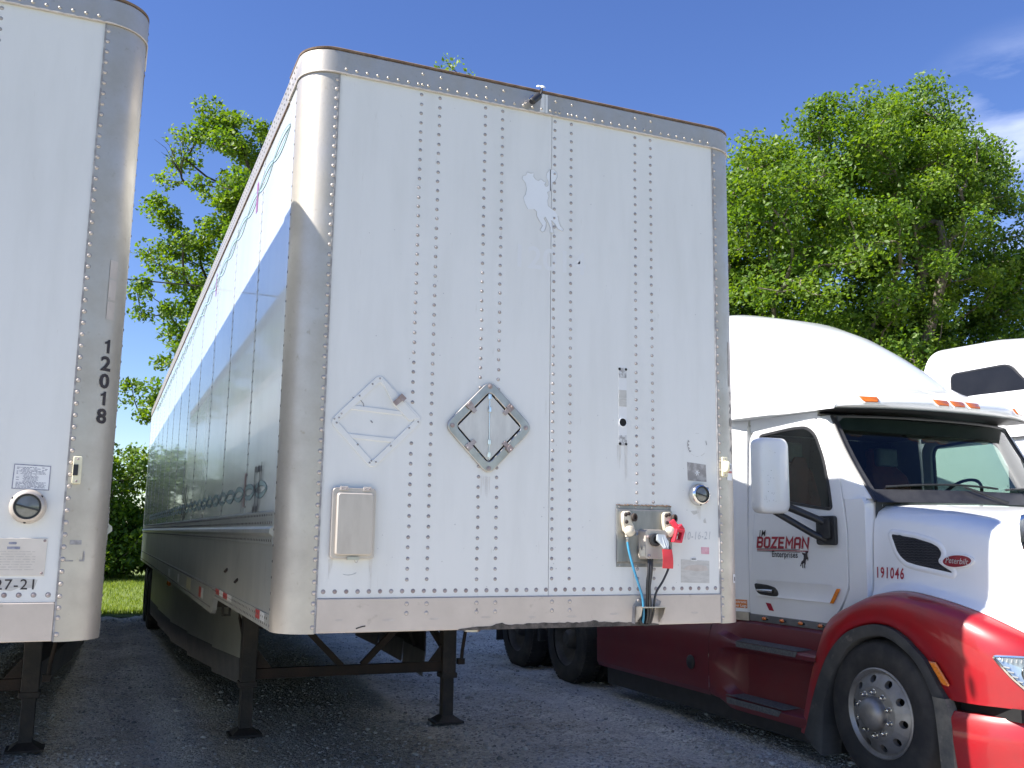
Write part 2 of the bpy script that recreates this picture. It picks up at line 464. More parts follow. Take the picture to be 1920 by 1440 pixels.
class MB:
    def __init__(self):
        self.v = []
        self.f = []

    def add(self, vs, fs):
        o = len(self.v)
        self.v += [tuple(p) for p in vs]
        self.f += [tuple(i + o for i in q) for q in fs]
        return self

    def box(self, x0, x1, y0, y1, z0, z1):
        vs = [(x, y, z) for x in (x0, x1) for y in (y0, y1) for z in (z0, z1)]
        return self.add(vs, [(0, 1, 3, 2), (4, 6, 7, 5), (0, 4, 5, 1), (2, 3, 7, 6), (0, 2, 6, 4), (1, 5, 7, 3)])

    def bar(self, p0, p1, w, h, up=(0, 0, 1)):
        p0, p1 = Vector(p0), Vector(p1)
        d = (p1 - p0).normalized()
        up = Vector(up)
        if abs(d.dot(up)) > 0.98:
            up = V(0, 1, 0)
        s = d.cross(up).normalized()
        u = s.cross(d).normalized()
        vs = []
        for p in (p0, p1):
            for a, b in ((-1, -1), (1, -1), (1, 1), (-1, 1)):
                vs.append(p + s * a * w / 2 + u * b * h / 2)
        return self.add(vs, [(0, 1, 2, 3), (7, 6, 5, 4), (0, 4, 5, 1), (1, 5, 6, 2), (2, 6, 7, 3), (3, 7, 4, 0)])

    def loft(self, rings, closed=True, cap0=True, cap1=True):
        n = len(rings[0])
        vs = [p for r in rings for p in r]
        fs = []
        for i in range(len(rings) - 1):
            for j in range(n if closed else n - 1):
                k = (j + 1) % n
                fs.append((i * n + j, i * n + k, (i + 1) * n + k, (i + 1) * n + j))
        if closed and cap0:
            fs.append(tuple(range(n)))
        if closed and cap1:
            fs.append(tuple((len(rings) - 1) * n + j for j in reversed(range(n))))
        return self.add(vs, fs)

    def tube(self, pts, r, n=8, cap=True):
        pts = [Vector(p) for p in pts]
        rs = r if isinstance(r, (list, tuple)) else [r] * len(pts)
        d0 = (pts[1] - pts[0]).normalized()
        a = V(0, 0, 1) if abs(d0.z) < 0.9 else V(1, 0, 0)
        s = d0.cross(a).normalized()
        rings = []
        for i, p in enumerate(pts):
            d = (pts[min(i + 1, len(pts) - 1)] - pts[max(i - 1, 0)]).normalized()
            s = (s - d * s.dot(d)).normalized()
            u = d.cross(s)
            rings.append([p + (s * math.cos(t) + u * math.sin(t)) * rs[i] for t in [2 * math.pi * k / n for k in range(n)]])
        return self.loft(rings, True, cap, cap)

    def lathe(self, prof, origin, axis, n=32, cap=True):
        ax = Vector(axis).normalized()
        a = V(0, 0, 1) if abs(ax.z) < 0.9 else V(1, 0, 0)
        s = ax.cross(a).normalized()
        u = ax.cross(s)
        o = Vector(origin)
        rings = [[o + ax * h + (s * math.cos(t) + u * math.sin(t)) * max(r, 1e-4) for t in [2 * math.pi * k / n for k in range(n)]] for r, h in prof]
        return self.loft(rings, True, cap, cap)

    def prism(self, loop, off):
        off = Vector(off)
        a = [Vector(p) for p in loop]
        n = len(a)
        vs = a + [p + off for p in a]
        fs = [tuple(range(n)), tuple(reversed(range(n, 2 * n)))]
        fs += [(i, i + n, (i + 1) % n + n, (i + 1) % n) for i in range(n)]
        return self.add(vs, fs)

    def ring(self, outer, inner, off=None):
        n = len(outer)
        A = [Vector(p) for p in outer]
        B = [Vector(p) for p in inner]
        if off is None:
            return self.add(A + B, [(i, (i + 1) % n, (i + 1) % n + n, i + n) for i in range(n)])
        off = Vector(off)
        vs = A + B + [p + off for p in A] + [p + off for p in B]
        fs = []
        for i in range(n):
            j = (i + 1) % n
            fs += [(i, j, j + n, i + n), (2 * n + i, 3 * n + i, 3 * n + j, 2 * n + j), (i, 2 * n + i, 2 * n + j, j), (n + i, n + j, 3 * n + j, 3 * n + i)]
        return self.add(vs, fs)

    def dome(self, c, nrm, r, h, n=8):
        nrm = Vector(nrm).normalized()
        a = V(0, 0, 1) if abs(nrm.z) < 0.9 else V(1, 0, 0)
        s = nrm.cross(a).normalized()
        u = nrm.cross(s)
        c = Vector(c)
        vs = []
        for rr, hh in ((1, 0), (0.8, 0.65), (0.4, 0.95)):
            vs += [c + (s * math.cos(t) + u * math.sin(t)) * r * rr + nrm * h * hh for t in [2 * math.pi * k / n for k in range(n)]]
        fs = []
        for i in range(2):
            fs += [(i * n + k, i * n + (k + 1) % n, (i + 1) * n + (k + 1) % n, (i + 1) * n + k) for k in range(n)]
        fs.append(tuple(2 * n + k for k in range(n)))
        return self.add(vs, fs)

    def grid(self, rows, closed=False):
        return self.loft(rows, closed, False, False)

    def mirror_x(self):
        o = len(self.v)
        self.v += [(-p[0], p[1], p[2]) for p in self.v[:o]]
        self.f += [tuple(i + o for i in reversed(q)) for q in self.f[:]]
        return self

    def build(self, name, mat, parent=None, smooth=35, bevel=0.0, recalc=True, segs=2):
        me = bpy.data.meshes.new(name)
        me.from_pydata([tuple(p) for p in self.v], [], self.f)
        if recalc:
            b = bmesh.new()
            b.from_mesh(me)
            bmesh.ops.recalc_face_normals(b, faces=b.faces)
            b.to_mesh(me)
            b.free()
        if smooth is not None:
            me.shade_smooth()
            try:
                me.set_sharp_from_angle(angle=math.radians(smooth))
            except Exception:
                pass
        me.materials.append(MT[mat] if isinstance(mat, str) else mat)
        o = bpy.data.objects.new(name, me)
        COL.objects.link(o)
        if parent is not None:
            o.parent = parent
        if bevel:
            m = o.modifiers.new("bevel", 'BEVEL')
            m.width = bevel
            m.segments = segs
            m.limit_method = 'ANGLE'
            m.angle_limit = math.radians(40)
        return o


def empty(name, loc=(0, 0, 0), parent=None, label=None, cat=None, group=None):
    o = bpy.data.objects.new(name, None)
    o.empty_display_size = 0.2
    o.location = loc
    COL.objects.link(o)
    if parent is not None:
        o.parent = parent
    if label:
        o['label'] = label
    if cat:
        o['category'] = cat
    if group:
        o['group'] = group
    return o


def copy_obj(o, parent, loc=None, rot=None):
    c = o.copy()
    COL.objects.link(c)
    c.parent = parent
    if loc is not None:
        c.location = loc
    if rot is not None:
        c.rotation_euler = rot
    return c


def copy_tree(o, parent=None):
    c = o.copy()
    COL.objects.link(c)
    c.parent = parent
    for ch in list(o.children):
        copy_tree(ch, c)
    return c


def stuff(o):
    o['kind'] = 'stuff'
    return o


def text_geo(s, size=1.0, bold=0.0, shear=0.0, space=1.0, align='LEFT', xs=1.0):
    c = bpy.data.curves.new("text_tmp", 'FONT')
    c.body = s
    c.size = size
    c.offset = bold * size
    c.shear = shear
    c.space_character = space
    c.align_x = align
    c.fill_mode = 'FRONT'
    c.resolution_u = 3
    o = bpy.data.objects.new("text_tmp", c)
    COL.objects.link(o)
    dg = bpy.context.evaluated_depsgraph_get()
    me = bpy.data.meshes.new_from_object(o.evaluated_get(dg))
    vs = [(v.co.x * xs, v.co.y) for v in me.vertices]
    fs = [tuple(p.vertices) for p in me.polygons]
    bpy.data.objects.remove(o)
    bpy.data.curves.remove(c)
    bpy.data.meshes.remove(me)
    return vs, fs


def text_obj(name, geo, fn, mat, parent):
    """geo (a, b) points carried onto a surface by fn -> 3D"""
    m = MB()
    for vs, fs in (geo if isinstance(geo, list) else [geo]):
        m.add([fn(a, b) for a, b in vs], fs)
    return m.build(name, mat, parent, smooth=None)


def shift(geo, dx, dy, s=1.0):
    return [(a * s + dx, b * s + dy) for a, b in geo[0]], geo[1]


def rrect(x0, x1, y0, y1, r, n=4):
    out = []
    for cx, cy, a0 in ((x1 - r, y1 - r, 0), (x0 + r, y1 - r, 90), (x0 + r, y0 + r, 180), (x1 - r, y0 + r, 270)):
        for k in range(n + 1):
            t = math.radians(a0 + 90 * k / n)
            out.append((cx + r * math.cos(t), cy + r * math.sin(t)))
    return out


def round_poly(pts, r, n=4):
    out = []
    N = len(pts)
    for i in range(N):
        p = Vector(pts[i])
        a = Vector(pts[i - 1]) - p
        b = Vector(pts[(i + 1) % N]) - p
        rr = min(r, a.length * 0.45, b.length * 0.45)
        p0 = p + a.normalized() * rr
        p1 = p + b.normalized() * rr
        for k in range(n + 1):
            t = k / n
            q = p0 * (1 - t) ** 2 + p * 2 * t * (1 - t) + p1 * t * t
            out.append(tuple(q))
    return out


def inset(pts, k):
    """inset a convex-ish 2D polygon by distance k"""
    N = len(pts)
    ar = sum(pts[i][0] * pts[(i + 1) % N][1] - pts[(i + 1) % N][0] * pts[i][1] for i in range(N))
    sg = 1 if ar > 0 else -1
    out = []
    for i in range(N):
        p = Vector(pts[i])
        a = p - Vector(pts[i - 1])
        b = Vector(pts[(i + 1) % N]) - p
        a = a.normalized() if a.length > 1e-9 else b.normalized()
        b = b.normalized() if b.length > 1e-9 else a
        na = Vector((-a.y, a.x)) * sg
        nb = Vector((-b.y, b.x)) * sg
        n = na + nb
        n = n.normalized() if n.length > 1e-6 else na
        out.append(tuple(p + n * k / max(0.5, n.dot(na))))
    return out


def catmull(pts, n):
    P = [np.array(p, float) for p in pts]
    P = [2 * P[0] - P[1]] + P + [2 * P[-1] - P[-2]]
    segs = len(P) - 3
    out = []
    for i in range(n):
        t = i / (n - 1) * segs
        k = min(int(t), segs - 1)
        t -= k
        a, b, c, d = P[k:k + 4]
        out.append(0.5 * ((2 * b) + (-a + c) * t + (2 * a - 5 * b + 4 * c - d) * t * t + (-a + 3 * b - 3 * c + d) * t ** 3))
    return out


def lerp_tab(tab, x):
    xs = [a for a, _ in tab]
    return float(np.interp(x, xs, [b for _, b in tab]))


def smooth_tab(tab, x):
    """monotone-ish smooth interpolation through table points"""
    xs = [a for a, _ in tab]
    ys = [b for _, b in tab]
    if x <= xs[0]:
        return ys[0]
    if x >= xs[-1]:
        return ys[-1]
    i = max(k for k in range(len(xs)) if xs[k] <= x)
    i = min(i, len(xs) - 2)

    def slope(k):
        if k == 0 or k == len(xs) - 1:
            j = 0 if k == 0 else len(xs) - 2
            return (ys[j + 1] - ys[j]) / (xs[j + 1] - xs[j])
        return (ys[k + 1] - ys[k - 1]) / (xs[k + 1] - xs[k - 1])
    h = xs[i + 1] - xs[i]
    t = (x - xs[i]) / h
    return ((2 * t ** 3 - 3 * t * t + 1) * ys[i] + (t ** 3 - 2 * t * t + t) * h * slope(i)
            + (-2 * t ** 3 + 3 * t * t) * ys[i + 1] + (t ** 3 - t * t) * h * slope(i + 1))


# ================================================================== ground
def make_ground():
    def axis(a0, a1, st):
        mid = np.arange(a0, a1 + 1e-6, st)
        lo = a0 - np.array([500, 240, 120, 60, 30, 16, 9, 5, 2.5, 1])
        hi = a1 + np.array([1, 2.5, 5, 9, 16, 30, 60, 120, 240, 500])
        return np.concatenate([lo, mid, hi])
    xs = axis(-5.0, 8.0, 0.09)
    ys = axis(-2.0, 18.0, 0.09)
    X, Y = np.meshgrid(xs, ys)

    def vnoise(X, Y, sc, seed):
        r = np.random.default_rng(seed)
        g = r.random((64, 64))
        u = X / sc
        v = Y / sc
        i = np.floor(u).astype(int)
        j = np.floor(v).astype(int)
        fu = u - i
        fv = v - j
        fu = fu * fu * (3 - 2 * fu)
        fv = fv * fv * (3 - 2 * fv)
        a = g[i % 64, j % 64]
        b = g[(i + 1) % 64, j % 64]
        c = g[i % 64, (j + 1) % 64]
        d = g[(i + 1) % 64, (j + 1) % 64]
        return (a * (1 - fu) + b * fu) * (1 - fv) + (c * (1 - fu) + d * fu) * fv - 0.5
    near = ((np.abs(X - 1.5) < 8) & (np.abs(Y - 8) < 12)).astype(float)
    Z = near * (0.035 * vnoise(X, Y, 1.6, 1) + 0.02 * vnoise(X, Y, 0.45, 2) + 0.014 * vnoise(X, Y, 0.18, 3)) - 0.008
    for xr in (2.2, 3.6, -1.7, -3.2):
        Z += -0.03 * near * np.exp(-((X - xr - .12 * np.sin(Y * .5)) / .16) ** 2) + 0.018 * near * np.exp(-((X - xr - .30 - .12 * np.sin(Y * .5)) / .12) ** 2)
    nx, ny = len(xs), len(ys)
    idx = np.arange(nx * ny).reshape(ny, nx)
    f = np.stack([idx[:-1, :-1], idx[:-1, 1:], idx[1:, 1:], idx[1:, :-1]], -1).reshape(-1, 4)
    me = bpy.data.meshes.new("gravel_lot")
    me.from_pydata(np.stack([X, Y, Z], -1).reshape(-1, 3).tolist(), [], f.tolist())
    me.shade_smooth()
    me.materials.append(MT['gravel'])
    o = bpy.data.objects.new("gravel_lot", me)
    o['kind'] = 'structure'
    COL.objects.link(o)

    def gz(x, y):
        x = np.asarray(x, float)
        y = np.asarray(y, float)
        z = 0.035 * vnoise(x, y, 1.6, 1) + 0.02 * vnoise(x, y, 0.45, 2) + 0.014 * vnoise(x, y, 0.18, 3) - 0.008
        for xr in (2.2, 3.6, -1.7, -3.2):
            z = z - 0.03 * np.exp(-((x - xr - .12 * np.sin(y * .5)) / .16) ** 2) + 0.018 * np.exp(-((x - xr - .30 - .12 * np.sin(y * .5)) / .12) ** 2)
        return z
    return gz


GZ = make_ground()


def bulk_mesh(name, verts, faces_per, mat, nverts_face):
    """verts (N,3) float, faces (M,k) int -> object built with foreach_set"""
    me = bpy.data.meshes.new(name)
    M, k = faces_per.shape
    me.vertices.add(len(verts))
    me.vertices.foreach_set("co", np.asarray(verts, np.float32).ravel())
    me.loops.add(M * k)
    me.loops.foreach_set("vertex_index", faces_per.astype(np.int32).ravel())
    me.polygons.add(M)
    me.polygons.foreach_set("loop_start", np.arange(0, M * k, k, dtype=np.int32))
    try:
        me.polygons.foreach_set("loop_total", np.full(M, k, np.int32))
    except Exception:
        pass
    me.update(calc_edges=True)
    me.materials.append(mat)
    o = bpy.data.objects.new(name, me)
    COL.objects.link(o)
    return o


def make_stones():
    t = (1 + 5 ** 0.5) / 2
    iv = np.array([(-1, t, 0), (1, t, 0), (-1, -t, 0), (1, -t, 0), (0, -1, t), (0, 1, t), (0, -1, -t), (0, 1, -t), (t, 0, -1), (t, 0, 1), (-t, 0, -1), (-t, 0, 1)], float)
    iv /= np.linalg.norm(iv[0])
    fi = np.array([(0, 11, 5), (0, 5, 1), (0, 1, 7), (0, 7, 10), (0, 10, 11), (1, 5, 9), (5, 11, 4), (11, 10, 2), (10, 7, 6), (7, 1, 8),
                   (3, 9, 4), (3, 4, 2), (3, 2, 6), (3, 6, 8), (3, 8, 9), (4, 9, 5), (2, 4, 11), (6, 2, 10), (8, 6, 7), (9, 8, 1)])
    N = 52000
    y = 0.8 + 16.5 * RNG.random(N) ** 1.7
    x = -3.6 + RNG.random(N) * 8.6
    s = 0.005 + 0.010 * RNG.random(N) ** 2.2 + 0.014 * (RNG.random(N) > 0.97) * RNG.random(N) * 1.5
    keep = RNG.random(N) < 0.35 + 0.65 * (np.sin(x * 2.1 + 1.3 * np.sin(y * 0.8)) * 0.5 + 0.5)
    x, y, s = x[keep], y[keep], s[keep]
    N = len(x)
    P = iv[None] * (1 + 0.5 * (RNG.random((N, 12, 1)) - 0.5)) * s[:, None, None]
    P[:, :, 2] *= 0.6
    P[:, :, 0] *= (0.8 + 0.6 * RNG.random(N))[:, None]
    a = RNG.random(N) * 6.283
    ca, sa = np.cos(a)[:, None], np.sin(a)[:, None]
    px = P[:, :, 0] * ca - P[:, :, 1] * sa + x[:, None]
    py = P[:, :, 0] * sa + P[:, :, 1] * ca + y[:, None]
    pz = P[:, :, 2] + (GZ(x, y) + 0.25 * s)[:, None]
    vs = np.stack([px, py, pz], -1).reshape(-1, 3)
    fs = (fi[None] + (np.arange(N) * 12)[:, None, None]).reshape(-1, 3)
    o = bulk_mesh("loose_gravel", vs, fs, MT['stone'], 3)
    stuff(o)


make_stones()


def make_grass():
    m = MB()
    xs = np.linspace(-30, 30, 61)
    rows = []
    for k, yy in enumerate((0.0, 0.25, 0.8, 2, 4, 8, 12, 18, 40)):
        rows.append([(x, 15.85 + yy + (0.22 * math.sin(x * 1.7) + 0.12 * math.sin(x * 4.3) if k < 2 else 0), -0.02 if k == 0 else 0.035 + 0.02 * math.sin(x * 0.9 + yy)) for x in xs])
    o = m.grid(rows).build("grass_verge", 'soil', smooth=60)
    o['kind'] = 'structure'
    N = 70000
    x = -9 + 16 * RNG.random(N)
    y = 15.9 + 16.7 * RNG.random(N) ** 1.2
    h = 0.05 + 0.06 * RNG.random(N)
    a = RNG.random(N) * 6.283
    w = 0.007 + 0.006 * RNG.random(N)
    lean = (RNG.random((N, 2)) - 0.5) * 0.09
    b0 = np.stack([x - w * np.cos(a), y - w * np.sin(a), np.full(N, 0.02)], -1)
    b1 = np.stack([x + w * np.cos(a), y + w * np.sin(a), np.full(N, 0.02)], -1)
    tp = np.stack([x + lean[:, 0], y + lean[:, 1], 0.03 + h], -1)
    vs = np.stack([b0, b1, tp], 1).reshape(-1, 3)
    fs = np.arange(N * 3).reshape(-1, 3)
    stuff(bulk_mesh("grass", vs, fs, MT['grass'], 3))


make_grass()
m = MB()
xs = np.linspace(-160, 160, 81)
m.grid([[(x, -9.5 - d + (0.5 * math.sin(x * .35) + .25 * math.sin(x * 1.3) if d < 2 else 0), 0.0 if d == 0 else .06) for x in xs] for d in (0, .5, 3, 10, 40, 160)])
o = m.build("unseen_grass_field", 'soil', smooth=60)  # unseen field added behind the camera to cut ground bounce on the trailer fronts
o['kind'] = 'structure'


# ================================================================== trees
def leaf_cloud(name, centers, radii, per, size, mat, parent, flat=0.7, seed=0, droop=0.0):
    r = np.random.default_rng(seed)
    C = np.repeat(np.asarray(centers, float), per, 0)
    R = np.repeat(np.asarray(radii, float), per)
    N = len(C)
    d = r.normal(size=(N, 3))
    d /= np.linalg.norm(d, axis=1)[:, None]
    rad = R * r.random(N) ** 0.45
    P = C + d * rad[:, None] * np.array([1, 1, flat])
    P[:, 2] -= droop * rad
    # leaf: folded kite of four vertices, two triangles
    n = r.normal(size=(N, 3)) * 0.75 + np.array([-0.35, -0.1, 0.75])
    n /= np.linalg.norm(n, axis=1)[:, None]
    t = r.normal(size=(N, 3))
    t -= n * (t * n).sum(1)[:, None]
    t /= np.linalg.norm(t, axis=1)[:, None]
    b = np.cross(n, t)
    s = (size * (0.6 + 0.8 * r.random(N)))[:, None]
    p0 = P - t * s * 0.5
    p2 = P + t * s * 0.55
    p1 = P + b * s * 0.32 - n * s * 0.08
    p3 = P - b * s * 0.32 - n * s * 0.08
    vs = np.stack([p0, p1, p2, p3], 1).reshape(-1, 3)
    i = np.arange(N)[:, None] * 4
    fs = np.concatenate([i + np.array([[0, 1, 2]]), i + np.array([[0, 2, 3]])], 1).reshape(-1, 3)
    o = bulk_mesh(name, vs, fs, mat, 3)
    o.parent = parent
    return o


def tree(name, base, height, ells, nclump, per, leaf, mats, label, cat, seed, group=None, trunk_r=0.2, fork=0.3, clump_r=(0.45, 0.85),
         bark='bark', bare=None, stems=1, tip=0.012, lean=(0, 0), surface=0.5):
    r = random.Random(seed)
    root = empty(name, base, None, label, cat, group)
    # clump centres inside the crown's ellipsoids (local coordinates)
    vol = [e[3] * e[4] * e[5] for e in ells]
    cs = []
    while len(cs) < nclump:
        e = r.choices(ells, vol)[0]
        d = Vector((r.gauss(0, 1), r.gauss(0, 1), r.gauss(0, 1))).normalized()
        q = r.random() ** (1 / 3) if r.random() > surface else 0.75 + 0.3 * r.random()
        p = Vector((e[0] + d.x * q * e[3], e[1] + d.y * q * e[4], e[2] + d.z * q * e[5]))
        if p.z > 0.3:
            cs.append(p)
    # skeleton
    nodes = []
    par = []
    for s in range(stems):
        a = 6.283 * s / stems + r.random()
        off = Vector((math.cos(a), math.sin(a), 0)) * (0.0 if stems == 1 else 0.35)
        spread = Vector((math.cos(a), math.sin(a), 0)) * (0.0 if stems == 1 else height * 0.16)
        prev = -1
        K = 9
        for k in range(K + 1):
            t = k / K
            p = off * (1 - t) + spread * t ** 1.3 + Vector((lean[0] * t, lean[1] * t, height * 0.78 * t)) + Vector((r.uniform(-1, 1), r.uniform(-1, 1), 0)) * 0.02 * height * t
            nodes.append(p)
            par.append(prev)
            prev = len(nodes) - 1
    first_ok = [i for i in range(len(nodes)) if nodes[i].z >= fork * height * 0.7]
    axis_pts = [n.copy() for n in nodes]

    def axis_d(p):
        return min((p - q).length for q in axis_pts)
    order = sorted(range(len(cs)), key=lambda i: axis_d(cs[i]))
    cand = list(first_ok)
    end = {}
    for i in order:
        p = cs[i]
        best = min(cand, key=lambda k: (nodes[k] - p).length + 0.9 * max(0.0, nodes[k].z - p.z + 0.2))
        a = nodes[best]
        L = (p - a).length
        steps = max(2, int(L / 0.9))
        prev = best
        perp = Vector((r.uniform(-1, 1), r.uniform(-1, 1), r.uniform(-.3, 1))) * L * 0.10
        for k in range(1, steps + 1):
            t = k / steps
            q = a.lerp(p, t) + perp * math.sin(math.pi * t) + Vector((0, 0, -0.10 * L * math.sin(math.pi * t)))
            nodes.append(q)
            par.append(prev)
            prev = len(nodes) - 1
            cand.append(prev)
        end[i] = prev
    cnt = [0] * len(nodes)
    for i in end.values():
        cnt[i] += 1
    for i in reversed(range(len(nodes))):
        if par[i] >= 0:
            cnt[par[i]] += max(cnt[i], 0) or 0
    tot = max(cnt)
    rad = [max(tip, trunk_r * (max(c, 0.3) / tot) ** 0.52) for c in cnt]
    # chains
    kids = {}
    for i, p in enumerate(par):
        kids.setdefault(p, []).append(i)
    trunk = MB()
    limbs = MB()
    starts = [(-1, i) for i in kids[-1]]
    firsts = set(kids[-1])
    while starts:
        p, i = starts.pop()
        chain = [nodes[p]] if p >= 0 else []
        rr = [min(rad[p], rad[i] * 1.25)] if p >= 0 else []
        cur = i
        while True:
            chain.append(nodes[cur])
            rr.append(rad[cur])
            ks = kids.get(cur, [])
            if not ks:
                break
            nxt = max(ks, key=lambda k: cnt[k])
            starts += [(cur, k) for k in ks if k != nxt]
            cur = nxt
        if len(chain) < 2:
            continue
        if i in firsts:
            rr[0] *= 1.35
            trunk.tube(chain, rr, 9)
        else:
            limbs.tube(chain, rr, 6 if rr[0] > 0.04 else 4, cap=False)
    trunk.build("trunk", bark, root, smooth=80, recalc=False)
    if bare:
        for (bx, by, bz, L) in bare:
            a = Vector((bx, by, bz))
            near = min(nodes, key=lambda q: (q - a).length)
            limbs.tube([near, near.lerp(a, .6) + Vector((0, 0, -.1)), a], [0.05, 0.035, 0.02], 5, cap=False)
            for k in range(12):
                t = r.random()
                o = near.lerp(a, 0.45 + 0.55 * t)
                d = (Vector((r.uniform(-1, 1), r.uniform(-.6, .6), r.uniform(-.2, 1.1))) * 0.6 + (a - near).normalized()).normalized()
                e1 = o + d * L * r.uniform(.3, .8)
                e2 = e1 + (d + Vector((r.uniform(-.7, .7), r.uniform(-.7, .7), r.uniform(-.5, .5)))).normalized() * L * r.uniform(.2, .5)
                limbs.tube([o, e1, e2], [0.014, 0.009, 0.005], 3, cap=False)
    if limbs.v:
        limbs.build("limbs", bark, root, smooth=80, recalc=False)
    # leaves: several tones shuffled among the clumps
    lists = [[] for _ in mats]
    for p in cs:
        lists[r.randrange(len(mats))].append(p)
    for k, (L, mt) in enumerate(zip(lists, mats)):
        if not L:
            continue
        rs = [r.uniform(*clump_r) for _ in L]
        leaf_cloud("crown", [tuple(q) for q in L], rs, per, leaf, MT[mt], root, seed=seed * 10 + k)
    return root


# the tree seen between the two trailers
tree("broadleaf_tree", (2.9, 27.5, 0), 15.5,
     [(-1.6, 0, 11.6, 2.6, 2.6, 3.8), (-3.6, 0, 8.8, 1.35, 1.8, 1.2), (-3.5, -0.3, 10.9, 1.0, 1.5, .9), (-2.0, 0, 6.9, 1.9, 2, 1.7), (0.5, 0, 11, 3.2, 3, 4.2), (-3.9, 0, 5.9, .8, 1.5, .9),
      (1.2, 0, 7.5, 3, 3, 2.5), (-2.5, 0, 14.8, 1.1, 1.0, 1.3), (-.3, 0, 15, 0.6, 0.8, 1.5)],
     390, 150, 0.145, ['leaf_a', 'leaf_b'], "airy broadleaf tree rising between the two white trailers", "tree", 3, group=None, trunk_r=0.30,
     bark='bark_dark', bare=[(-3.5, -0.4, 13.3, 1.3)], clump_r=(0.35, 0.72), fork=0.25)
# the tree whose tip shows over the roof of the trailer
tree("broadleaf_tree", (9.3, 30.5, 0), 20.0, [(0, 0, 12, 4.2, 4, 6.0), (0.5, 0, 18.0, 1.9, 1.8, 2.7), (1.0, 0, 19.5, 1.3, 1.2, 1.9)], 230, 80, 0.18, ['leaf_a', 'leaf_b'],
     "tall tree whose leafy tip peeks over the near trailer's roof", "tree", 5, trunk_r=0.32, bark='bark_dark', clump_r=(0.4, 0.75), fork=0.3)
# big trees behind the tractors
tree("maple_tree", (21.2, 19.5, 0), 15.2, [(-1.2, 0, 11.0, 4.6, 4.0, 4.6), (-4.2, 0, 10.4, 2.2, 3, 4.0), (-1.6, 0, 13.6, 3.0, 3, 2.6), (1.4, 0, 13.4, 3.0, 3, 3.0), (-1.5, 0, 6.0, 5, 4, 2.6)], 420, 270, 0.138,
     ['leaf_a', 'leaf_b'], "spreading green tree with forked pale limbs behind the tractor's roof", "tree", 11, group="tall trees behind the tractors", trunk_r=0.34, stems=3,
     clump_r=(0.55, 1.0), fork=0.28)
tree("maple_tree", (24.6, 20.5, 0), 17.8, [(0, 0, 12, 3.9, 3.8, 5.2), (-.3, 0, 16.5, 1.8, 2, 2.3), (1.3, 0, 15.0, 1.9, 2, 2.0), (0, 0, 6.5, 4.6, 4, 3.0), (2.2, 0, 10.5, 1.6, 2.5, 3.2)], 440, 270, 0.138,
     ['leaf_b', 'leaf_b', 'leaf_c'], "tallest dense green tree, right of the forked tree behind the tractor", "tree", 12, group="tall trees behind the tractors", trunk_r=0.36, stems=2,
     clump_r=(0.55, 1.0), fork=0.28)
tree("maple_tree", (33.2, 18.5, 0), 12.8, [(0, 0, 8.9, 4.2, 4, 4.0), (-1.6, 0, 6.0, 5.0, 4, 3.2), (1.2, 0, 12.4, 1.6, 2, 1.6)], 340, 220, 0.15,
     ['leaf_a', 'leaf_b', 'leaf_c'], "lower rounded tree at the right edge beyond the tallest tree", "tree", 13, group="tall trees behind the tractors", trunk_r=0.3, stems=2,
     clump_r=(0.5, 0.9), fork=0.25)
tree("maple_tree", (17.3, 23.0, 0), 13.5, [(0, 0, 9.5, 3.6, 3, 3.6), (0.6, 0, 5.8, 3.4, 3, 2.6)], 250, 150, 0.165, ['leaf_b', 'leaf_c'],
     "slimmer tree partly hidden by the near trailer's right post", "tree", 14, group="tall trees behind the tractors", trunk_r=0.28, stems=2, clump_r=(0.45, 0.85), fork=0.3)
tree("maple_tree", (-9.0, 31.0, 0), 10.5, [(0, 0, 6.6, 3.6, 3.4, 3.6), (-3.2, 0, 5.0, 2.4, 2.4, 2.8)], 150, 70, 0.20, ['leaf_b', 'leaf_c'],
     "round tree past the grass behind the left trailer", "tree", 15, trunk_r=0.26, clump_r=(0.5, 0.9))
for k, (bx, by, w, h, lab) in enumerate([(-1.9, 30.6, 1.9, 4.7, "tall green bush at the end of the gap between the trailers"),
                                         (-5.3, 31.5, 2.2, 4.2, "round green bush past the grass, behind the left trailer"),
                                         (1.6, 31.0, 2.0, 4.4, "green bush behind the near trailer's tail")]):
    tree("bush", (bx, by, 0), h, [(0, 0, h * .52, w, 1.7, h * .5), (0.2 * w, 0, h * .25, w * 1.05, 1.8, h * .28), (0, -.4, h * .14, w, 1.6, h * .14)], 190, 120, 0.15, ['leaf_a', 'leaf_c', 'leaf_b'], lab, "bush", 21 + k,
         group="bushes along the grass", trunk_r=0.09, stems=3, clump_r=(0.4, 0.7), fork=0.1, surface=0.55)
m = MB()
m.tube([(-14, 26.0, 9.3), (-8, 26.2, 9.15), (-1.75, 26.4, 9.28), (0.4, 26.5, 9.33), (8, 26.8, 9.6), (18, 27.2, 10.2)], 0.022, 6)
o = m.build("utility_cable", 'wire')
o['label'] = "thin black cable crossing the sky between the trailers"
o['category'] = "cable"

# ================================================================== trailers
WD, ZT, ZB, SEAM, RAD = 1.295, 4.075, 1.175, 0.17, 0.158


def post_path(off=0.0, y1=0.20, n=10, x0=1.124):
    """outline (x, y) of the rounded front corner on the +x side, from the flat front to the side"""
    cx = WD - RAD
    cy = RAD
    R = RAD + off
    out = [(x0, -off)]
    for k in range(n + 1):
        a = math.pi / 2 * k / n
        out.append((cx + R * math.sin(a), cy - R * math.cos(a)))
    out.append((WD + off, y1))
    return out


def on_post(a, off):
    """distance a along the corner from the front seam -> (x, y) on the post, normal angle"""
    cx = WD - RAD
    if a <= cx - 1.125:
        return 1.125 + a, -off
    t = (a - (cx - 1.125)) / RAD
    t = min(t, math.pi / 2)
    return cx + (RAD + off) * math.sin(t), RAD - (RAD + off) * math.cos(t)


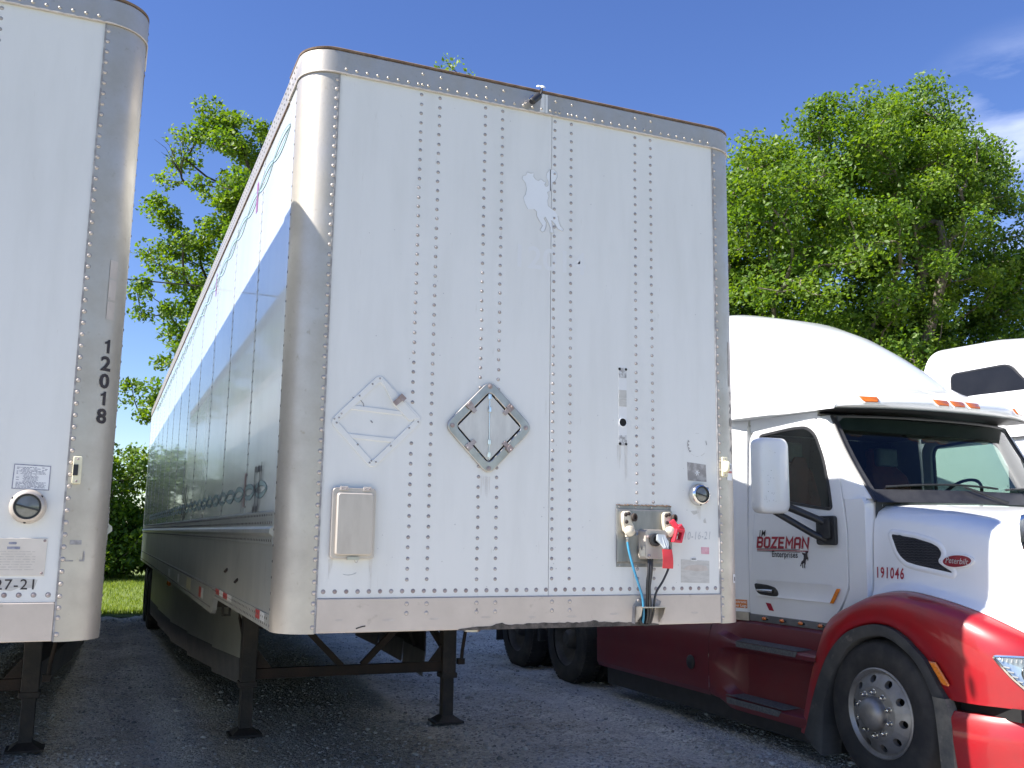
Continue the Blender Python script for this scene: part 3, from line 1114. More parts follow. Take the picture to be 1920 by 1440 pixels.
def rivet_part(name, pts, nrm, parent, r=0.0075, h=0.0042, n=8, mat='rivet'):
    m = MB()
    for p in pts:
        nn = nrm(p) if callable(nrm) else nrm
        m.dome(p, nn, r, h, n)
    o = m.build(name, mat, parent, smooth=50, recalc=False)
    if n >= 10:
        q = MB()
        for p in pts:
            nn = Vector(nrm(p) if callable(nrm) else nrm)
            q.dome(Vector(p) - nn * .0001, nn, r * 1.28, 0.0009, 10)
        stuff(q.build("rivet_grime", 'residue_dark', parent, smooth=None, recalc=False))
    return stuff(o)


def make_dual_wheel(parent, x, y, sgn, r=0.495, dual=True, mat='rim_dark'):
    w = empty("wheel", (x, y, r - 0.015), parent)
    prof = [(0.30, -0.13), (0.36, -0.135), (0.44, -0.13), (0.475, -0.118), (r - 0.003, -0.095), (r, -0.06), (r, 0.06), (r - 0.003, 0.095), (0.475, 0.118), (0.44, 0.13), (0.36, 0.135), (0.30, 0.13)]
    for k in range(2 if dual else 1):
        xo = -sgn * 0.135 - sgn * 0.32 * k
        t = MB().lathe([(a, b + xo) for a, b in prof], (0, 0, 0), (1, 0, 0), 40, cap=False)
        # tread blocks on the shoulders
        for j in range(56):
            an = 2 * math.pi * j / 56
            for s in (-1, 1):
                c = V(xo + s * 0.085, math.cos(an) * (r + .001), math.sin(an) * (r + .001))
                d = V(0, -math.sin(an), math.cos(an))
                t.bar(c - d * 0.017, c + d * 0.017, 0.05, 0.014, up=(0, math.cos(an), math.sin(an)))
        t.build("tyre", 'rubber', w, smooth=40)
    f = -sgn * 0.0
    rm = MB().lathe([(0.30, -sgn * 0.02), (0.285, -sgn * 0.03), (0.27, -sgn * 0.10), (0.20, -sgn * 0.15), (0.12, -sgn * 0.15), (0.10, -sgn * 0.05), (0.07, -sgn * 0.02), (0.0, -sgn * 0.02)], (0, 0, 0), (1, 0, 0), 32, cap=False)
    rm.build("rim", mat, w, smooth=40)
    return w


def trailer(root, kind):
    near = kind == 'near'
    # ---- front wall
    zf0, zf1 = 1.336, 3.938
    for x0, x1 in ((-1.124, 0.0665), (0.0695, 1.124)):
        MB().box(x0, x1, 0.0, 0.02, zf0, zf1).build("front_panel", 'panel', root, smooth=None)
    MB().box(-1.124, 1.124, 0.006, 0.03, zf0 - 0.01, zf1 + 0.01).build("panel_backing", 'seam', root, smooth=None)
    # ---- corner posts
    for s in (1, -1):
        pth = post_path(0.004)
        inner = [(1.124, 0.03), (1.15, 0.03), (1.26, 0.16), (1.26, 0.20)]
        loop = [(s * x, y) for x, y in pth] + [(s * x, y) for x, y in reversed(inner)]
        rings = []
        for k in range(9):
            z = ZB + (zf1 - ZB) * k / 8
            rings.append([(x, y, z) for x, y in loop])
        MB().loft(rings).build("corner_post", 'alu', root, smooth=30)
        # seam bead
        MB().box(s * 1.1225 - 0.004, s * 1.1225 + 0.004, -0.0065, 0.0, ZB + .002, zf1 - .002).build("seam_bead", 'residue_dark', root, smooth=None)
    # ---- top rail: front band with rounded corners, then the sides
    off = 0.009
    half = post_path(off, y1=0.42)
    full = [(-x, y) for x, y in reversed(half)] + half
    infull = [(x * 0.985, y + 0.02) for x, y in full]
    rings = []
    for z, o in ((zf1 - 0.002, 0), (zf1 + 0.008, 0), (4.052, 0), (4.060, -0.006)):
        ring = [(x * (1 + o * 0.5), y - o, z) for x, y in full] + [(x, y, z) for x, y in reversed(infull)]
        rings.append(ring)
    MB().loft(rings).build("top_rail", 'alu', root, smooth=30)
    rp = [(x, y - 0.001) for x, y in full]
    rings = [[(x, y, 4.0605) for x, y in rp] + [(x * .95, y + .05, 4.0605) for x, y in reversed(full)],
             [(x * 1.001, y - .002, 4.069) for x, y in rp] + [(x * .95, y + .05, 4.074) for x, y in reversed(full)],
             [(x * .995, y + .008, 4.0765) for x, y in rp] + [(x * .95, y + .05, 4.079) for x, y in reversed(full)]]
    MB().loft(rings).build("roof_seal", 'seal', root, smooth=40)
    m = MB()
    edge = [(x, y - 0.0015) for x, y in full]
    m.tube([(x, y, zf1 - 0.001) for x, y in edge], 0.0042, 6)
    m.build("rail_bead", 'stain', root, smooth=60)
    for s in (1, -1):
        MB().box(s * 1.27 if s > 0 else -1.302, 1.302 if s > 0 else -1.27, 0.424, 16.12, zf1 - 0.01, 4.058).build("side_top_rail", 'alu', root, smooth=None, bevel=0.006)
        MB().box(min(s * 1.2955, s * 1.304), max(s * 1.2955, s * 1.304), 0.424, 16.12, zf1 - 0.016, zf1 - 0.0105).build("rail_bead", 'seal', root, smooth=None)
    MB().box(-1.22, 1.22, 0.12, 16.1, 4.035, 4.066).build("roof", 'white', root, smooth=None)
    # ---- sides
    ys = [0.203, 1.28] + [1.28 + 1.235 * k for k in range(1, 13)]
    ys = [y for y in ys if y < 16.05]
    if ys[-1] < 15.9:
        ys.append(16.08)
    for s in (-1, 1):
        first = None
        for k in range(len(ys) - 1):
            a, b = ys[k] + 0.003, ys[k + 1] - 0.003
            x0, x1 = sorted((s * 1.285, s * 1.295))
            MB().box(x0, x1, a, b, 1.742, zf1 - 0.004).build("side_panel", 'side', root, smooth=None)
        x0, x1 = sorted((s * 1.25, s * 1.288))
        MB().box(x0, x1, 0.21, 16.06, 1.25, zf1).build("side_backing", 'seam', root, smooth=None)
        # rivets along the panel joints
        pts = []
        for y in ys[1:-1]:
            z = 1.78
            while z < zf1 - .03:
                pts += [(s * 1.295, y + 0.02, z), (s * 1.295, y - 0.02, z)]
                z += 0.062
        z = 1.2
        while z < zf1:
            pts.append((s * 1.299, 0.188, z))
            z += 0.075
        rivet_part("rivet_row", pts, (s, 0, 0), root, 0.0075, 0.003, 6, 'rivet_dark')
        strips = MB()
        for y in ys[1:-1]:
            x0, x1 = sorted((s * 1.2945, s * 1.2962))
            strips.box(x0, x1, y + 0.004, y + 0.036, 1.744, zf1 - .006)
        stuff(strips.build("seam_strip", 'seamstrip', root, smooth=None))
        prof = [(1.295, 1.741), (1.301, 1.738), (1.301, 1.668), (1.304, 1.662), (1.317, 1.652), (1.319, 1.632), (1.307, 1.622), (1.301, 1.616), (1.301, 1.578), (1.295, 1.574), (1.28, 1.574), (1.28, 1.741)]
        MB().loft([[(s * x, yy, z) for x, z in prof] for yy in (0.204, 16.06)]).build("belt_rail", 'alu_side', root, smooth=25)
        MB().box(*sorted((s * 1.285, s * 1.2945)), 0.204, 16.06, 1.25, 1.5735).build("lower_panel", 'alu_side', root, smooth=None)
        # bottom rail: shallow at the nose, deeper behind the coupler
        loop = [(0.204, 1.2495), (16.06, 1.2495), (16.06, 1.06), (2.72, 1.06), (2.66, 1.09), (2.60, 1.176), (0.204, 1.176)]
        MB().prism([(s * 1.300, y, z) for y, z in loop], (-s * 0.03, 0, 0)).build("bottom_rail", 'alu_side', root, smooth=None)
        pts = []
        y = 0.26
        while y < 16:
            pts += [(s * 1.301, y, 1.722), (s * 1.301, y, 1.684), (s * 1.301, y, 1.596)]
            pts.append((s * 1.300, y, 1.235 if y > 2.7 else 1.228))
            if y < 2.55:
                pts.append((s * 1.300, y, 1.198))
            elif y > 2.8:
                pts.append((s * 1.300, y, 1.10))
            y += 0.058
        rivet_part("rivet_row", pts, (s, 0, 0), root, 0.0075, 0.003, 6, 'rivet_dark')
        pts = []
        y = 0.05
        while y < 16:
            pts += [(s * (1.302 if y > .42 else 1.3045), y + 0.15, 4.025), (s * (1.302 if y > .42 else 1.3045), y + 0.18, 3.975)]
            y += 0.066
        rivet_part("rivet_row", pts, (s, 0, 0), root, 0.0075, 0.003, 6, 'rivet_dark')
    # ---- front rivets
    cols = (-0.686, -0.586, -0.327, -0.227, 0.086, 0.187, 0.594, 0.697)
    jr = random.Random(3)
    pts, pts2, pts3 = [], [], []
    for c in cols:
        z = 1.42
        while z < 3.915:
            ok = True
            if near:
                if abs(c + 0.277) < 0.22 and abs(z - 2.18) + abs(c + 0.277) < 0.235:
                    ok = False
                if abs(c + 0.866) + abs(z - 2.18) < 0.235:
                    ok = False
                if 0.46 < c < 0.81 and 1.475 < z < 1.80:
                    ok = False
            elif abs(c) > 0.5 and 1.42 < z < 1.62:
                ok = False
            if ok:
                pts.append((c + jr.uniform(-.0012, .0012), 0.0, z + jr.uniform(-.002, .002)))
            z += 0.0508
        for zz in (1.306, 1.262):
            pts3.append((c, -0.008, zz))
        pts2.append((c, -0.009, 4.022))
        pts2.append((c, -0.009, 3.962))
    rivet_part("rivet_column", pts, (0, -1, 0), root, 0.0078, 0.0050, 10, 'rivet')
    x = -1.09
    pts = []
    while x < 1.1:
        pts.append((x, 0.0, 1.366))
        if min(abs(x - c) for c in cols) > 0.02:
            pts2.append((x, -0.009, 3.962))
        x += 0.0545
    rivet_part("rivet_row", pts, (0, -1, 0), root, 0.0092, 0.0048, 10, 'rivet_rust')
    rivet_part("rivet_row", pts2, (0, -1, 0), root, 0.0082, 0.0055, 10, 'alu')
    for s in (1, -1):
        z = 1.36
        while z < 3.92:
            pts3.append((s * 1.1335, -0.004, z))
            z += 0.0508
        pts3 += [(s * 1.1335, -0.004, zz) for zz in (1.312, 1.272, 1.205)]
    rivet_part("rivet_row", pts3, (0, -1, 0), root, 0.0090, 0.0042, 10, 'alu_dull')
    # ---- front bottom rail
    MB().box(-1.118, 1.118, -0.008, 0.03, ZB + .003, 1.3345).build("front_bottom_rail", 'alu_dull', root, smooth=None, bevel=0.004)
    MB().box(-1.10, 1.10, 0.031, 0.09, ZB + .003, 1.30).build("front_sill", 'black_steel', root, smooth=None)
    # ---- underside
    MB().box(-1.25, 1.25, 0.20, 16.06, 1.225, 1.249).build("floor_boards", 'floor', root, smooth=None)
    MB().box(-0.95, 0.95, 0.10, 2.55, 1.165, 1.20).build("coupler_plate", 'grease', root, smooth=None)
    cm = None
    for k in range(30):
        y = 2.8 + 0.44 * k
        if cm is None:
            q = MB()
            q.box(-1.26, 1.26, -0.03, 0.03, 1.216, 1.224)
            q.box(-1.26, 1.26, -0.004, 0.004, 1.105, 1.216)
            q.box(-1.26, 1.26, -0.03, 0.03, 1.097, 1.105)
            cm = q.build("crossmember", 'black_steel', root, smooth=None)
            cm.location = (0, y, 0)
        else:
            copy_obj(cm, root, (0, y, 0))
    MB().lathe([(0.05, 0), (0.05, -0.03), (0.037, -0.035), (0.037, -0.07), (0.05, -0.075), (0.05, -0.09)], (0, 0.91, 1.165), (0, 0, 1), 16).build("kingpin", 'steel', root)
    # ---- landing gear
    lg = empty("landing_gear", (0, 3.80, 0), root)
    for s in (-1, 1):
        q = MB()
        q.box(s * 0.8675 - 0.062, s * 0.8675 + 0.062, -0.062, 0.062, 0.40, 1.10)
        q.box(s * 0.8675 - 0.072, s * 0.8675 + 0.072, -0.072, 0.072, 0.385, 0.43)
        q.box(s * 0.8675 - 0.085, s * 0.8675 + 0.085, -0.05, 0.05, 0.96, 1.095)
        q.build("upper_leg", 'black_steel', lg, smooth=None, bevel=0.006)
        MB().box(s * 0.8675 - 0.049, s * 0.8675 + 0.049, -0.049, 0.049, 0.05, 0.40).build("lower_leg", 'black_steel', lg, smooth=None, bevel=0.005)
        q = MB()
        c = s * 0.8675
        q.loft([[(c + a * 0.132, b * 0.115, z) for a, b in ((-1, -1), (1, -1), (1, 1), (-1, 1))] for z in (0.002, 0.022)], True)
        q.loft([[(c + a * k, b * k, z) for a, b in ((-1, -1), (1, -1), (1, 1), (-1, 1))] for k, z in ((0.11, 0.0225), (0.055, 0.065))], True)
        q.build("sand_shoe", 'black_steel', lg, smooth=None, bevel=0.004)
        MB().bar((s * 0.86, 0.05, 0.62), (s * 0.84, 1.15, 1.08), 0.05, 0.05).build("drag_brace", 'rusty', lg, smooth=None)
        MB().bar((s * 0.09, 0.0, 0.52), (s * 0.66, 0.02, 1.09), 0.045, 0.05).build("cross_brace", 'rusty', lg, smooth=None)
        MB().box(s * 0.8675 - 0.11, s * 0.8675 + 0.11, -0.055, 0.25, 1.09, 1.11).build("mount_plate", 'black_steel', lg, smooth=None)
    MB().box(-0.81, 0.81, -0.028, 0.028, 0.44, 0.525).build("cross_tube", 'rusty', lg, smooth=None, bevel=0.004)
    MB().tube([(-0.80, -0.02, 0.86), (0.80, -0.02, 0.86)], 0.014, 8).build("drive_shaft", 'black_steel', lg)
    MB().box(0.935, 1.02, -0.06, 0.06, 0.90, 1.06).build("gearbox", 'black_steel', lg, smooth=None, bevel=.012)
    for s in (-1, 1):
        MB().prism([(s * .80, -.03, .53), (s * .68, -.03, .53), (s * .80, -.03, .68)], (0, .006, 0)).build("gusset", 'rusty', lg, smooth=None)
        MB().tube([(s * .35, .4, 1.12), (s * .36, 1.2, 1.02), (s * .33, 2.2, 1.10), (s * .34, 3.4, 1.0), (s * .3, 4.6, 1.1)], .012, 6).build("air_line", 'hose_black', lg)
    q = MB()
    q.tube([(0.93, -0.02, 1.05), (1.02, -0.03, 1.04), (1.05, -0.04, 0.98), (0.99, -0.05, 0.62), (0.985, -0.05, 0.545)], 0.016, 8)
    q.box(0.945, 1.005, -0.08, -0.02, 0.50, 0.55)
    q.build("crank_handle", 'rusty', lg, smooth=40)
    q = MB()
    q.ring([(-1.03, 0, 1.05), (-1.03, 0, .95), (-1.10, 0, .95), (-1.10, 0, 1.05)], [(-1.045, 0, 1.035), (-1.045, 0, .965), (-1.085, 0, .965), (-1.085, 0, 1.035)], (0, 0.03, 0))
    q.build("hanger_bracket", 'black_steel', lg, smooth=None)
    # ---- side skirts
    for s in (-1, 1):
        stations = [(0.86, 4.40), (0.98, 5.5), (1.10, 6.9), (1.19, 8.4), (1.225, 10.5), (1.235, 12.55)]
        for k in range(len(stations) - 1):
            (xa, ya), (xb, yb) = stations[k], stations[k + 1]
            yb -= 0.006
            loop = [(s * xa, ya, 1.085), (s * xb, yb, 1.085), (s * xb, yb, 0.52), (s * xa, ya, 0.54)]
            MB().prism(loop, (-s * 0.012, 0, 0)).build("skirt_panel", 'skirt' if s < 0 else 'black_steel', root, smooth=None)  # right skirt's shade is put into its colour; the panel is not steel
            loop = [(s * (xa + .004), ya, 0.5385), (s * (xb + .004), yb, 0.5185), (s * (xb - 0.01), yb, 0.29), (s * (xa - 0.02), ya + 0.02, 0.315)]
            MB().prism(loop, (-s * 0.012, 0, 0)).build("skirt_flap", 'skirt_flap', root, smooth=None)
        for k in range(6):
            y = 4.8 + 1.4 * k
            x = np.interp(y, [b for a, b in stations], [a for a, b in stations])
            MB().bar((s * (x - 0.03), y, 0.55), (s * 0.6, y, 1.09), 0.03, 0.03).build("skirt_strut", 'black_steel', root, smooth=None)
    # ---- running gear
    MB().box(-0.62, -0.50, 10.9, 15.6, 0.82, 1.10).build("slider_rail", 'black_steel', root, smooth=None)
    MB().box(0.50, 0.62, 10.9, 15.6, 0.82, 1.10).build("slider_rail", 'black_steel', root, smooth=None)
    wp = None
    for y in (13.35, 14.6):
        MB().tube([(-1.0, y, 0.48), (1.0, y, 0.48)], 0.065, 12).build("axle", 'black_steel', root)
        for s in (-1, 1):
            if wp is None:
                wp = make_dual_wheel(root, s * 1.25, y, s)
            else:
                c = copy_tree(wp, root)
                c.location = (s * 1.25, y, 0.48)
                if s > 0:
                    c.rotation_euler = (0, 0, math.pi)
    for s in (-1, 1):
        MB().box(s * 0.93 - 0.3, s * 0.93 + 0.3, 15.45, 15.46, 0.28, 1.05).build("mud_flap", 'rubber', root, smooth=None)
    q = MB()
    q.box(-1.2, 1.2, 16.0, 16.1, 0.50, 0.60)
    q.box(-0.5, -0.4, 16.0, 16.1, 0.60, 1.10)
    q.box(0.4, 0.5, 16.0, 16.1, 0.60, 1.10)
    q.build("rear_guard", 'white', root, smooth=None)
    for s in (-1, 1):
        MB().box(*sorted((s * 0.004, s * 1.24)), 16.09, 16.13, 1.20, 3.93).build("rear_door", 'white', root, smooth=None)
    q = MB()
    q.box(-1.298, -1.24, 16.07, 16.15, 1.06, 4.07)
    q.box(1.24, 1.298, 16.07, 16.15, 1.06, 4.07)
    q.box(-1.24, 1.24, 16.07, 16.15, 3.935, 4.07)
    q.box(-1.24, 1.24, 16.07, 16.15, 1.06, 1.195)
    q.build("rear_frame", 'alu', root, smooth=None)


def poly_front(pts, y, th):
    return [(x, y, z) for x, z in pts], (0, -th, 0)


near = empty("box_trailer", (0, 0, 0), None, "long white box trailer with two diamond placard holders on its riveted front", "trailer", "white box trailers")
trailer(near, 'near')
left = empty("box_trailer", (-3.335, -0.03, 0), None, "white box trailer cut off at the left, black number 12018 down its corner post", "trailer", "white box trailers")
trailer(left, 'left')


def disc(m, x, z, r, y0, y1, n=20):
    m.lathe([(r, 0), (r, y0 - y1)], (x, y0, z), (0, -1, 0), n)


def front_prism(m, pts, y, th):
    m.prism([(x, y, z) for x, z in pts], (0, -th, 0))


def front_text(name, s, x, z, size, mat, parent, y=-0.0012, **k):
    sh = {q: k.pop(q) for q in list(k) if q in ('rot',)}
    g = text_geo(s, size, **k)
    a = sh.get('rot', 0)
    ca, sa = math.cos(a), math.sin(a)
    return text_obj(name, g, lambda u, v: (x + u * ca - v * sa, y, z + u * sa + v * ca), mat, parent)


def round_vent(parent, x, z, r, bezel):
    v = empty("round_vent", (x, 0, z), parent)
    MB().lathe([(r * 1.02, 0.0), (r * 1.02, 0.012), (r * 0.98, 0.03), (r * 0.86, 0.044), (r * 0.76, 0.046), (r * 0.72, 0.036), (r * 0.72, 0.0)], (0, 0, 0), (0, -1, 0), 40, cap=False).build("bezel", bezel, v, smooth=50)
    MB().lathe([(r * 0.72, 0.034), (r * 0.60, 0.040), (0.0, 0.043)], (0, 0, 0), (0, -1, 0), 32, cap=False).build("lens", 'dirty_lens', v, smooth=60)
    MB().lathe([(r * 0.735, 0.036), (r * 0.72, 0.043), (r * 0.66, 0.043), (r * 0.65, 0.036)], (0, 0, 0), (0, -1, 0), 32, cap=False).build("gasket", 'black', v, smooth=60)
    MB().bar((-r * 0.60, -0.045, r * .10), (r * 0.62, -0.045, -r * .22), 0.005, 0.007).build("pointer", 'black', v, smooth=None)
    for a in (40, 150, 265):
        t = math.radians(a)
        MB().dome((math.cos(t) * r * 0.93, -0.034, math.sin(t) * r * 0.93), (0, -1, 0), 0.006, 0.003, 8).build("screw", 'black', v)
    return v


def marker_lamp(parent, x, z0, z1, dirty=False):
    l = empty("marker_lamp", (x, -0.004, z0), parent)
    h = z1 - z0
    MB().prism([(a, 0, b) for a, b in rrect(-0.018, 0.018, 0, h, 0.006)], (0, -0.016, 0)).build("lamp_base", 'cream', l, bevel=0.003)
    if dirty:
        MB().box(-0.016, 0.004, -0.022, -0.0165, h * .30, h * .70).build("lamp_lens", 'black', l, smooth=None, bevel=0.002)
    else:
        rows = [[(a * .014 * w, -0.0165 - d, h * .5 + b * h * .3 * w) for a, b in rrect(-1, 1, -1, 1, .4)] for w, d in ((1, 0), (.95, .018), (.7, .03), (.1, .034))]
        MB().loft(rows).build("lamp_lens", 'cream', l, smooth=60)
    for b in (.1, .9):
        MB().dome((0, -0.016, h * b), (0, -1, 0), 0.005, 0.003, 8).build("screw", 'rivet_rust', l)


def stack_number(parent, s, a0, z0, dz, size, mat, bold=0.03, fade=False):
    for k, ch in enumerate(s):
        if ch == '1':
            h = size * .70
            g = ([(-.012 * h, 0), (.20 * h, 0), (.20 * h, h), (.05 * h, h), (-.012 * h, h * .88), (-.20 * h, h * .80), (-.20 * h, h * .64), (-.012 * h, h * .70)], [(0, 1, 2, 3, 4, 7), (4, 5, 6, 7)])
        else:
            g = text_geo(ch, size, bold=bold, align='CENTER', xs=1.12)
        z = z0 - dz * k

        def fn(u, v, z=z):
            x, y = on_post(a0 + u, 0.0062)
            return (x, y, z + v)
        text_obj("number_decal", g, fn, mat, parent)


def post_patch(name, parent, a0, a1, z0, z1, mat, off=0.0058, n=8):
    rows = []
    for k in range(n + 1):
        x, y = on_post(a0 + (a1 - a0) * k / n, off)
        rows.append([(x, y, z0), (x, y, z1)])
    return MB().grid(rows).build(name, mat, parent, smooth=60)


# ------------------------------------------------------------------ details on the near trailer's front
def near_details():
    T = near
    # open placard holder painted white
    h = empty("placard_holder", (0, 0, 0), T)
    c = (-0.866, 2.180)
    outer = [(-0.857, 2.415), (-0.628, 2.197), (-0.880, 1.943), (-1.098, 2.165)]
    o2 = round_poly(outer, 0.035)
    i2 = round_poly(inset(outer, 0.030), 0.012)
    q = MB()
    q.ring([(x, 0, z) for x, z in o2], [(x, 0, z) for x, z in i2], (0, -0.006, 0))
    q.build("holder_frame", 'panel', h, bevel=0.002)
    q = MB()
    ins = inset(outer, 0.030)
    front_prism(q, [(-1.012, 2.252), (-0.735, 2.236), (-0.735, 2.214), (-1.012, 2.230)], 0, 0.005)
    front_prism(q, [(-1.008, 2.112), (-0.772, 2.100), (-0.772, 2.078), (-1.008, 2.090)], 0, 0.005)
    q.build("holder_bar", 'panel', h, bevel=0.002)
    q = MB()
    front_prism(q, [(-0.850, 2.382), (-0.838, 2.392), (-0.652, 2.205), (-0.70, 2.190), (-0.785, 2.268)], 0, 0.008)
    q.build("holder_slide", 'panel', h, bevel=0.002)
    q = MB()
    q.bar((-0.782, -0.018, 2.268), (-0.742, -0.018, 2.304), 0.004, 0.026, up=(1, 0, -1))
    q.bar((-0.752, -0.022, 2.292), (-0.736, -0.022, 2.310), 0.006, 0.034, up=(1, 0, -1))
    q.build("holder_clip", 'rivet_rust', h, smooth=None)
    for x, z in ((-0.857, 2.39), (-0.893, 2.36), (-0.955, 2.298), (-1.04, 2.205), (-1.052, 2.185), (-1.073, 2.178), (-1.062, 2.16), (-0.955, 2.06), (-0.885, 1.985), (-0.893, 1.975), (-0.862, 1.98), (-0.79, 2.062), (-0.70, 2.155), (-0.655, 2.188)):
        MB().dome((x, -0.006, z), (0, -1, 0), 0.0052, 0.003, 8).build("screw", 'residue_dark', h)
    q = MB()
    q.tube([(-0.99, -0.002, 2.288), (-0.955, -0.002, 2.283), (-0.935, -0.002, 2.262), (-0.93, -0.002, 2.24)], 0.0016, 4)
    q.tube([(-0.895, -0.002, 2.18), (-0.885, -0.002, 2.17)], 0.003, 4)
    q.build("scratch", 'marker', h, smooth=None)
    # stainless placard holder with hinged plates
    h = empty("placard_holder", (0, 0, 0), T)
    outer = [(-0.278, 2.428), (-0.032, 2.191), (-0.278, 1.935), (-0.520, 2.178)]
    o2 = round_poly(outer, 0.05, 5)
    i2 = round_poly(inset(outer, 0.043), 0.03, 5)
    q = MB()
    q.ring([(x, 0, z) for x, z in o2], [(x, 0, z) for x, z in i2], (0, -0.015, 0))
    q.build("holder_frame", 'steel', h, bevel=0.004)
    q = MB()
    front_prism(q, round_poly(inset(outer, 0.040), 0.02, 4), -0.001, 0.002)
    q.build("back_plate", 'hole', h, smooth=None)
    ins = inset(outer, 0.052)
    q = MB()
    front_prism(q, [ins[0], (ins[0][0] + 0.001, ins[0][1]), ins[1], (ins[2][0] + .0015, ins[2][1])], -0.004, 0.006)
    q.build("hinged_plate", 'plate_grey', h, bevel=0.0015)
    q = MB()
    front_prism(q, [(ins[0][0] - 0.0015, ins[0][1]), (ins[2][0] - .0015, ins[2][1]), ins[3]], -0.004, 0.006)
    q.build("hinged_plate", 'plate_grey', h, bevel=0.0015)
    for z in (2.338, 2.272, 2.105, 2.040):
        MB().tube([(-0.277, -0.0125, z - 0.012), (-0.277, -0.0125, z + 0.012)], 0.0095, 10).build("hinge_knuckle", 'chrome', h)
    MB().tube([(-0.277, -0.0105, 2.02), (-0.277, -0.0105, 2.36)], 0.0022, 6).build("hinge_pin", 'chrome', h)
    for sx, sz in ((-1, 1), (1, 1), (-1, -1), (1, -1)):
        bx, bz = -0.277 + sx * 0.118, 2.182 + sz * 0.112
        q = MB()
        d = V(-sx, 0, -sz).normalized()
        p = V(bx, -0.018, bz)
        q.bar(p, p + d * 0.055, 0.022, 0.005, up=(0, -1, 0))
        q.bar(p - d * 0.004 + V(0, -.004, 0), p + d * 0.024 + V(0, -.004, 0), 0.034, 0.006, up=(0, -1, 0))
        q.dome(p + V(0, -0.007, 0), (0, -1, 0), 0.007, 0.004, 8)
        q.build("corner_clip", 'rivet_rust', h, smooth=40)
    for x, z in ((-0.277, 2.392), (-0.075, 2.19), (-0.278, 1.972), (-0.478, 2.18)):
        q = MB().lathe([(0.012, 0), (0.012, 0.003), (0.007, 0.004), (0.007, 0.008), (0.0, 0.009)], (x, -0.015, z), (0, -1, 0), 16)
        q.build("bolt", 'rivet_rust', h, smooth=40)
    # document box
    h = empty("document_box", (0, 0, 0), T)
    x0, x1, z0, z1 = -1.071, -0.860, 1.517, 1.851
    rows = [[(x, -y, z) for x, z in rrect(x0 + k, x1 - k, z0 + k, z1 - k, .018)] for k, y in ((0, 0), (0, .024), (.003, .028), (.012, .028))]
    MB().loft(rows).build("box_body", 'boxtan', h, smooth=35)
    rows = [[(x, -y, z) for x, z in rrect(x0 + .020 + k, x1 - .014 - k, z0 + .018 + k, z1 - .024 - k, .012)] for k, y in ((0, .0285), (.001, .040), (.006, .045))]
    MB().loft(rows).build("box_lid", 'boxtan', h, smooth=35)
    for x in (-1.018, -0.905):
        MB().box(x - .02, x + .02, -0.034, -0.0288, z1 - .014, z1 + .006).build("hinge", 'stain', h, smooth=None, bevel=.002)
        for d in (-.01, .01):
            MB().dome((x + d, -.034, z1 - .005), (0, -1, 0), .0045, .003, 8).build("screw", 'rivet_rust', h)
    q = MB()
    q.box(-0.992, -0.935, -0.040, -0.0288, z0 - .004, z0 + .010)
    q.tube([(-0.957, -0.036, z0 - .004), (-0.953, -0.036, z0 - .014), (-0.945, -0.036, z0 - .016), (-0.939, -0.036, z0 - .004)], 0.002, 5)
    q.build("latch", 'steel', h, smooth=None)
    q = MB()
    q.tube([(-1.00 + .008 * k, -0.001, 1.442 + .0011 * (k - 3) ** 2 * .4) for k in range(9)], 0.0012, 4)
    q.build("scuff_mark", 'marker_faint', T, smooth=None)
    # connector plate with couplings and hoses
    P = empty("connector_plate", (0, 0, 0), T)
    prof = [(0, 1.809), (-.004, 1.809), (-.004, 1.788), (-.014, 1.779), (-.014, 1.51), (-.004, 1.50), (-.004, 1.481), (0, 1.481)]
    MB().loft([[(x, y, z) for y, z in prof] for x in (0.464, 0.804)]).build("back_plate", 'galv', P, smooth=None, bevel=.001)
    q = MB()
    for k in range(40):
        x = 0.466 + 0.338 * k / 39
        q.dome((x, -.0035, 1.808 + random.uniform(-.002, .003)), (0, -1, .5), random.uniform(.003, .007), .003, 6)
    q.build("rust_bead", 'seal', P, smooth=60)
    for x, z in ((.482, 1.797), (.782, 1.797), (.482, 1.489), (.785, 1.489), (.583, 1.797), (.683, 1.797), (.583, 1.489), (.683, 1.489)):
        MB().dome((x, -.004, z), (0, -1, 0), .005, .0035, 8).build("screw", 'rivet', P)
    for gx, locked in ((0.524, False), (0.775, True)):
        g = MB()
        body = [(-.040, .052), (-.030, .066), (.0, .068), (.016, .058), (.024, .040), (.014, .012), (.026, -.006), (.034, -.022), (.024, -.044), (.004, -.054), (-.016, -.052), (-.030, -.040), (-.036, -.014), (-.040, .01)]
        g.prism([(gx + a, -.0145, 1.708 + b) for a, b in body], (0, -.026, 0))
        g.build("air_coupling", 'cream2', P, bevel=.005, segs=3)
        g = MB()
        for bx, bz in ((-.022, .048), (-.018, .010), (-.004, .054)):
            g.dome((gx + bx, -.0405, 1.708 + bz), (0, -1, 0), .011, .007, 8)
        g.lathe([(.022, 0), (.022, .012), (.012, .012), (.012, .004)], (gx + .024, -.0405, 1.742), (.5, -1, 0), 14)
        g.build("coupling_seal", 'rusty', P, smooth=40)
        g = MB()
        g.lathe([(.026, 0), (.03, .012), (.026, .026), (.014, .034), (.0, .036)], (gx - .006, -.040, 1.672), (-.1, -1, -.2), 16)
        g.lathe([(.013, 0), (.013, .022)], (gx - .010, -.034, 1.662), (0, 0, -1), 10)
        g.build("coupling_cap", 'cream2', P, smooth=40)
        g = MB()
        g.tube([(gx + .022, -.045, 1.672), (gx + .036, -.055, 1.665), (gx + .03, -.055, 1.648), (gx + .042, -.055, 1.655)], .006, 6)
        g.build("coupling_latch", 'steel', P, smooth=40)
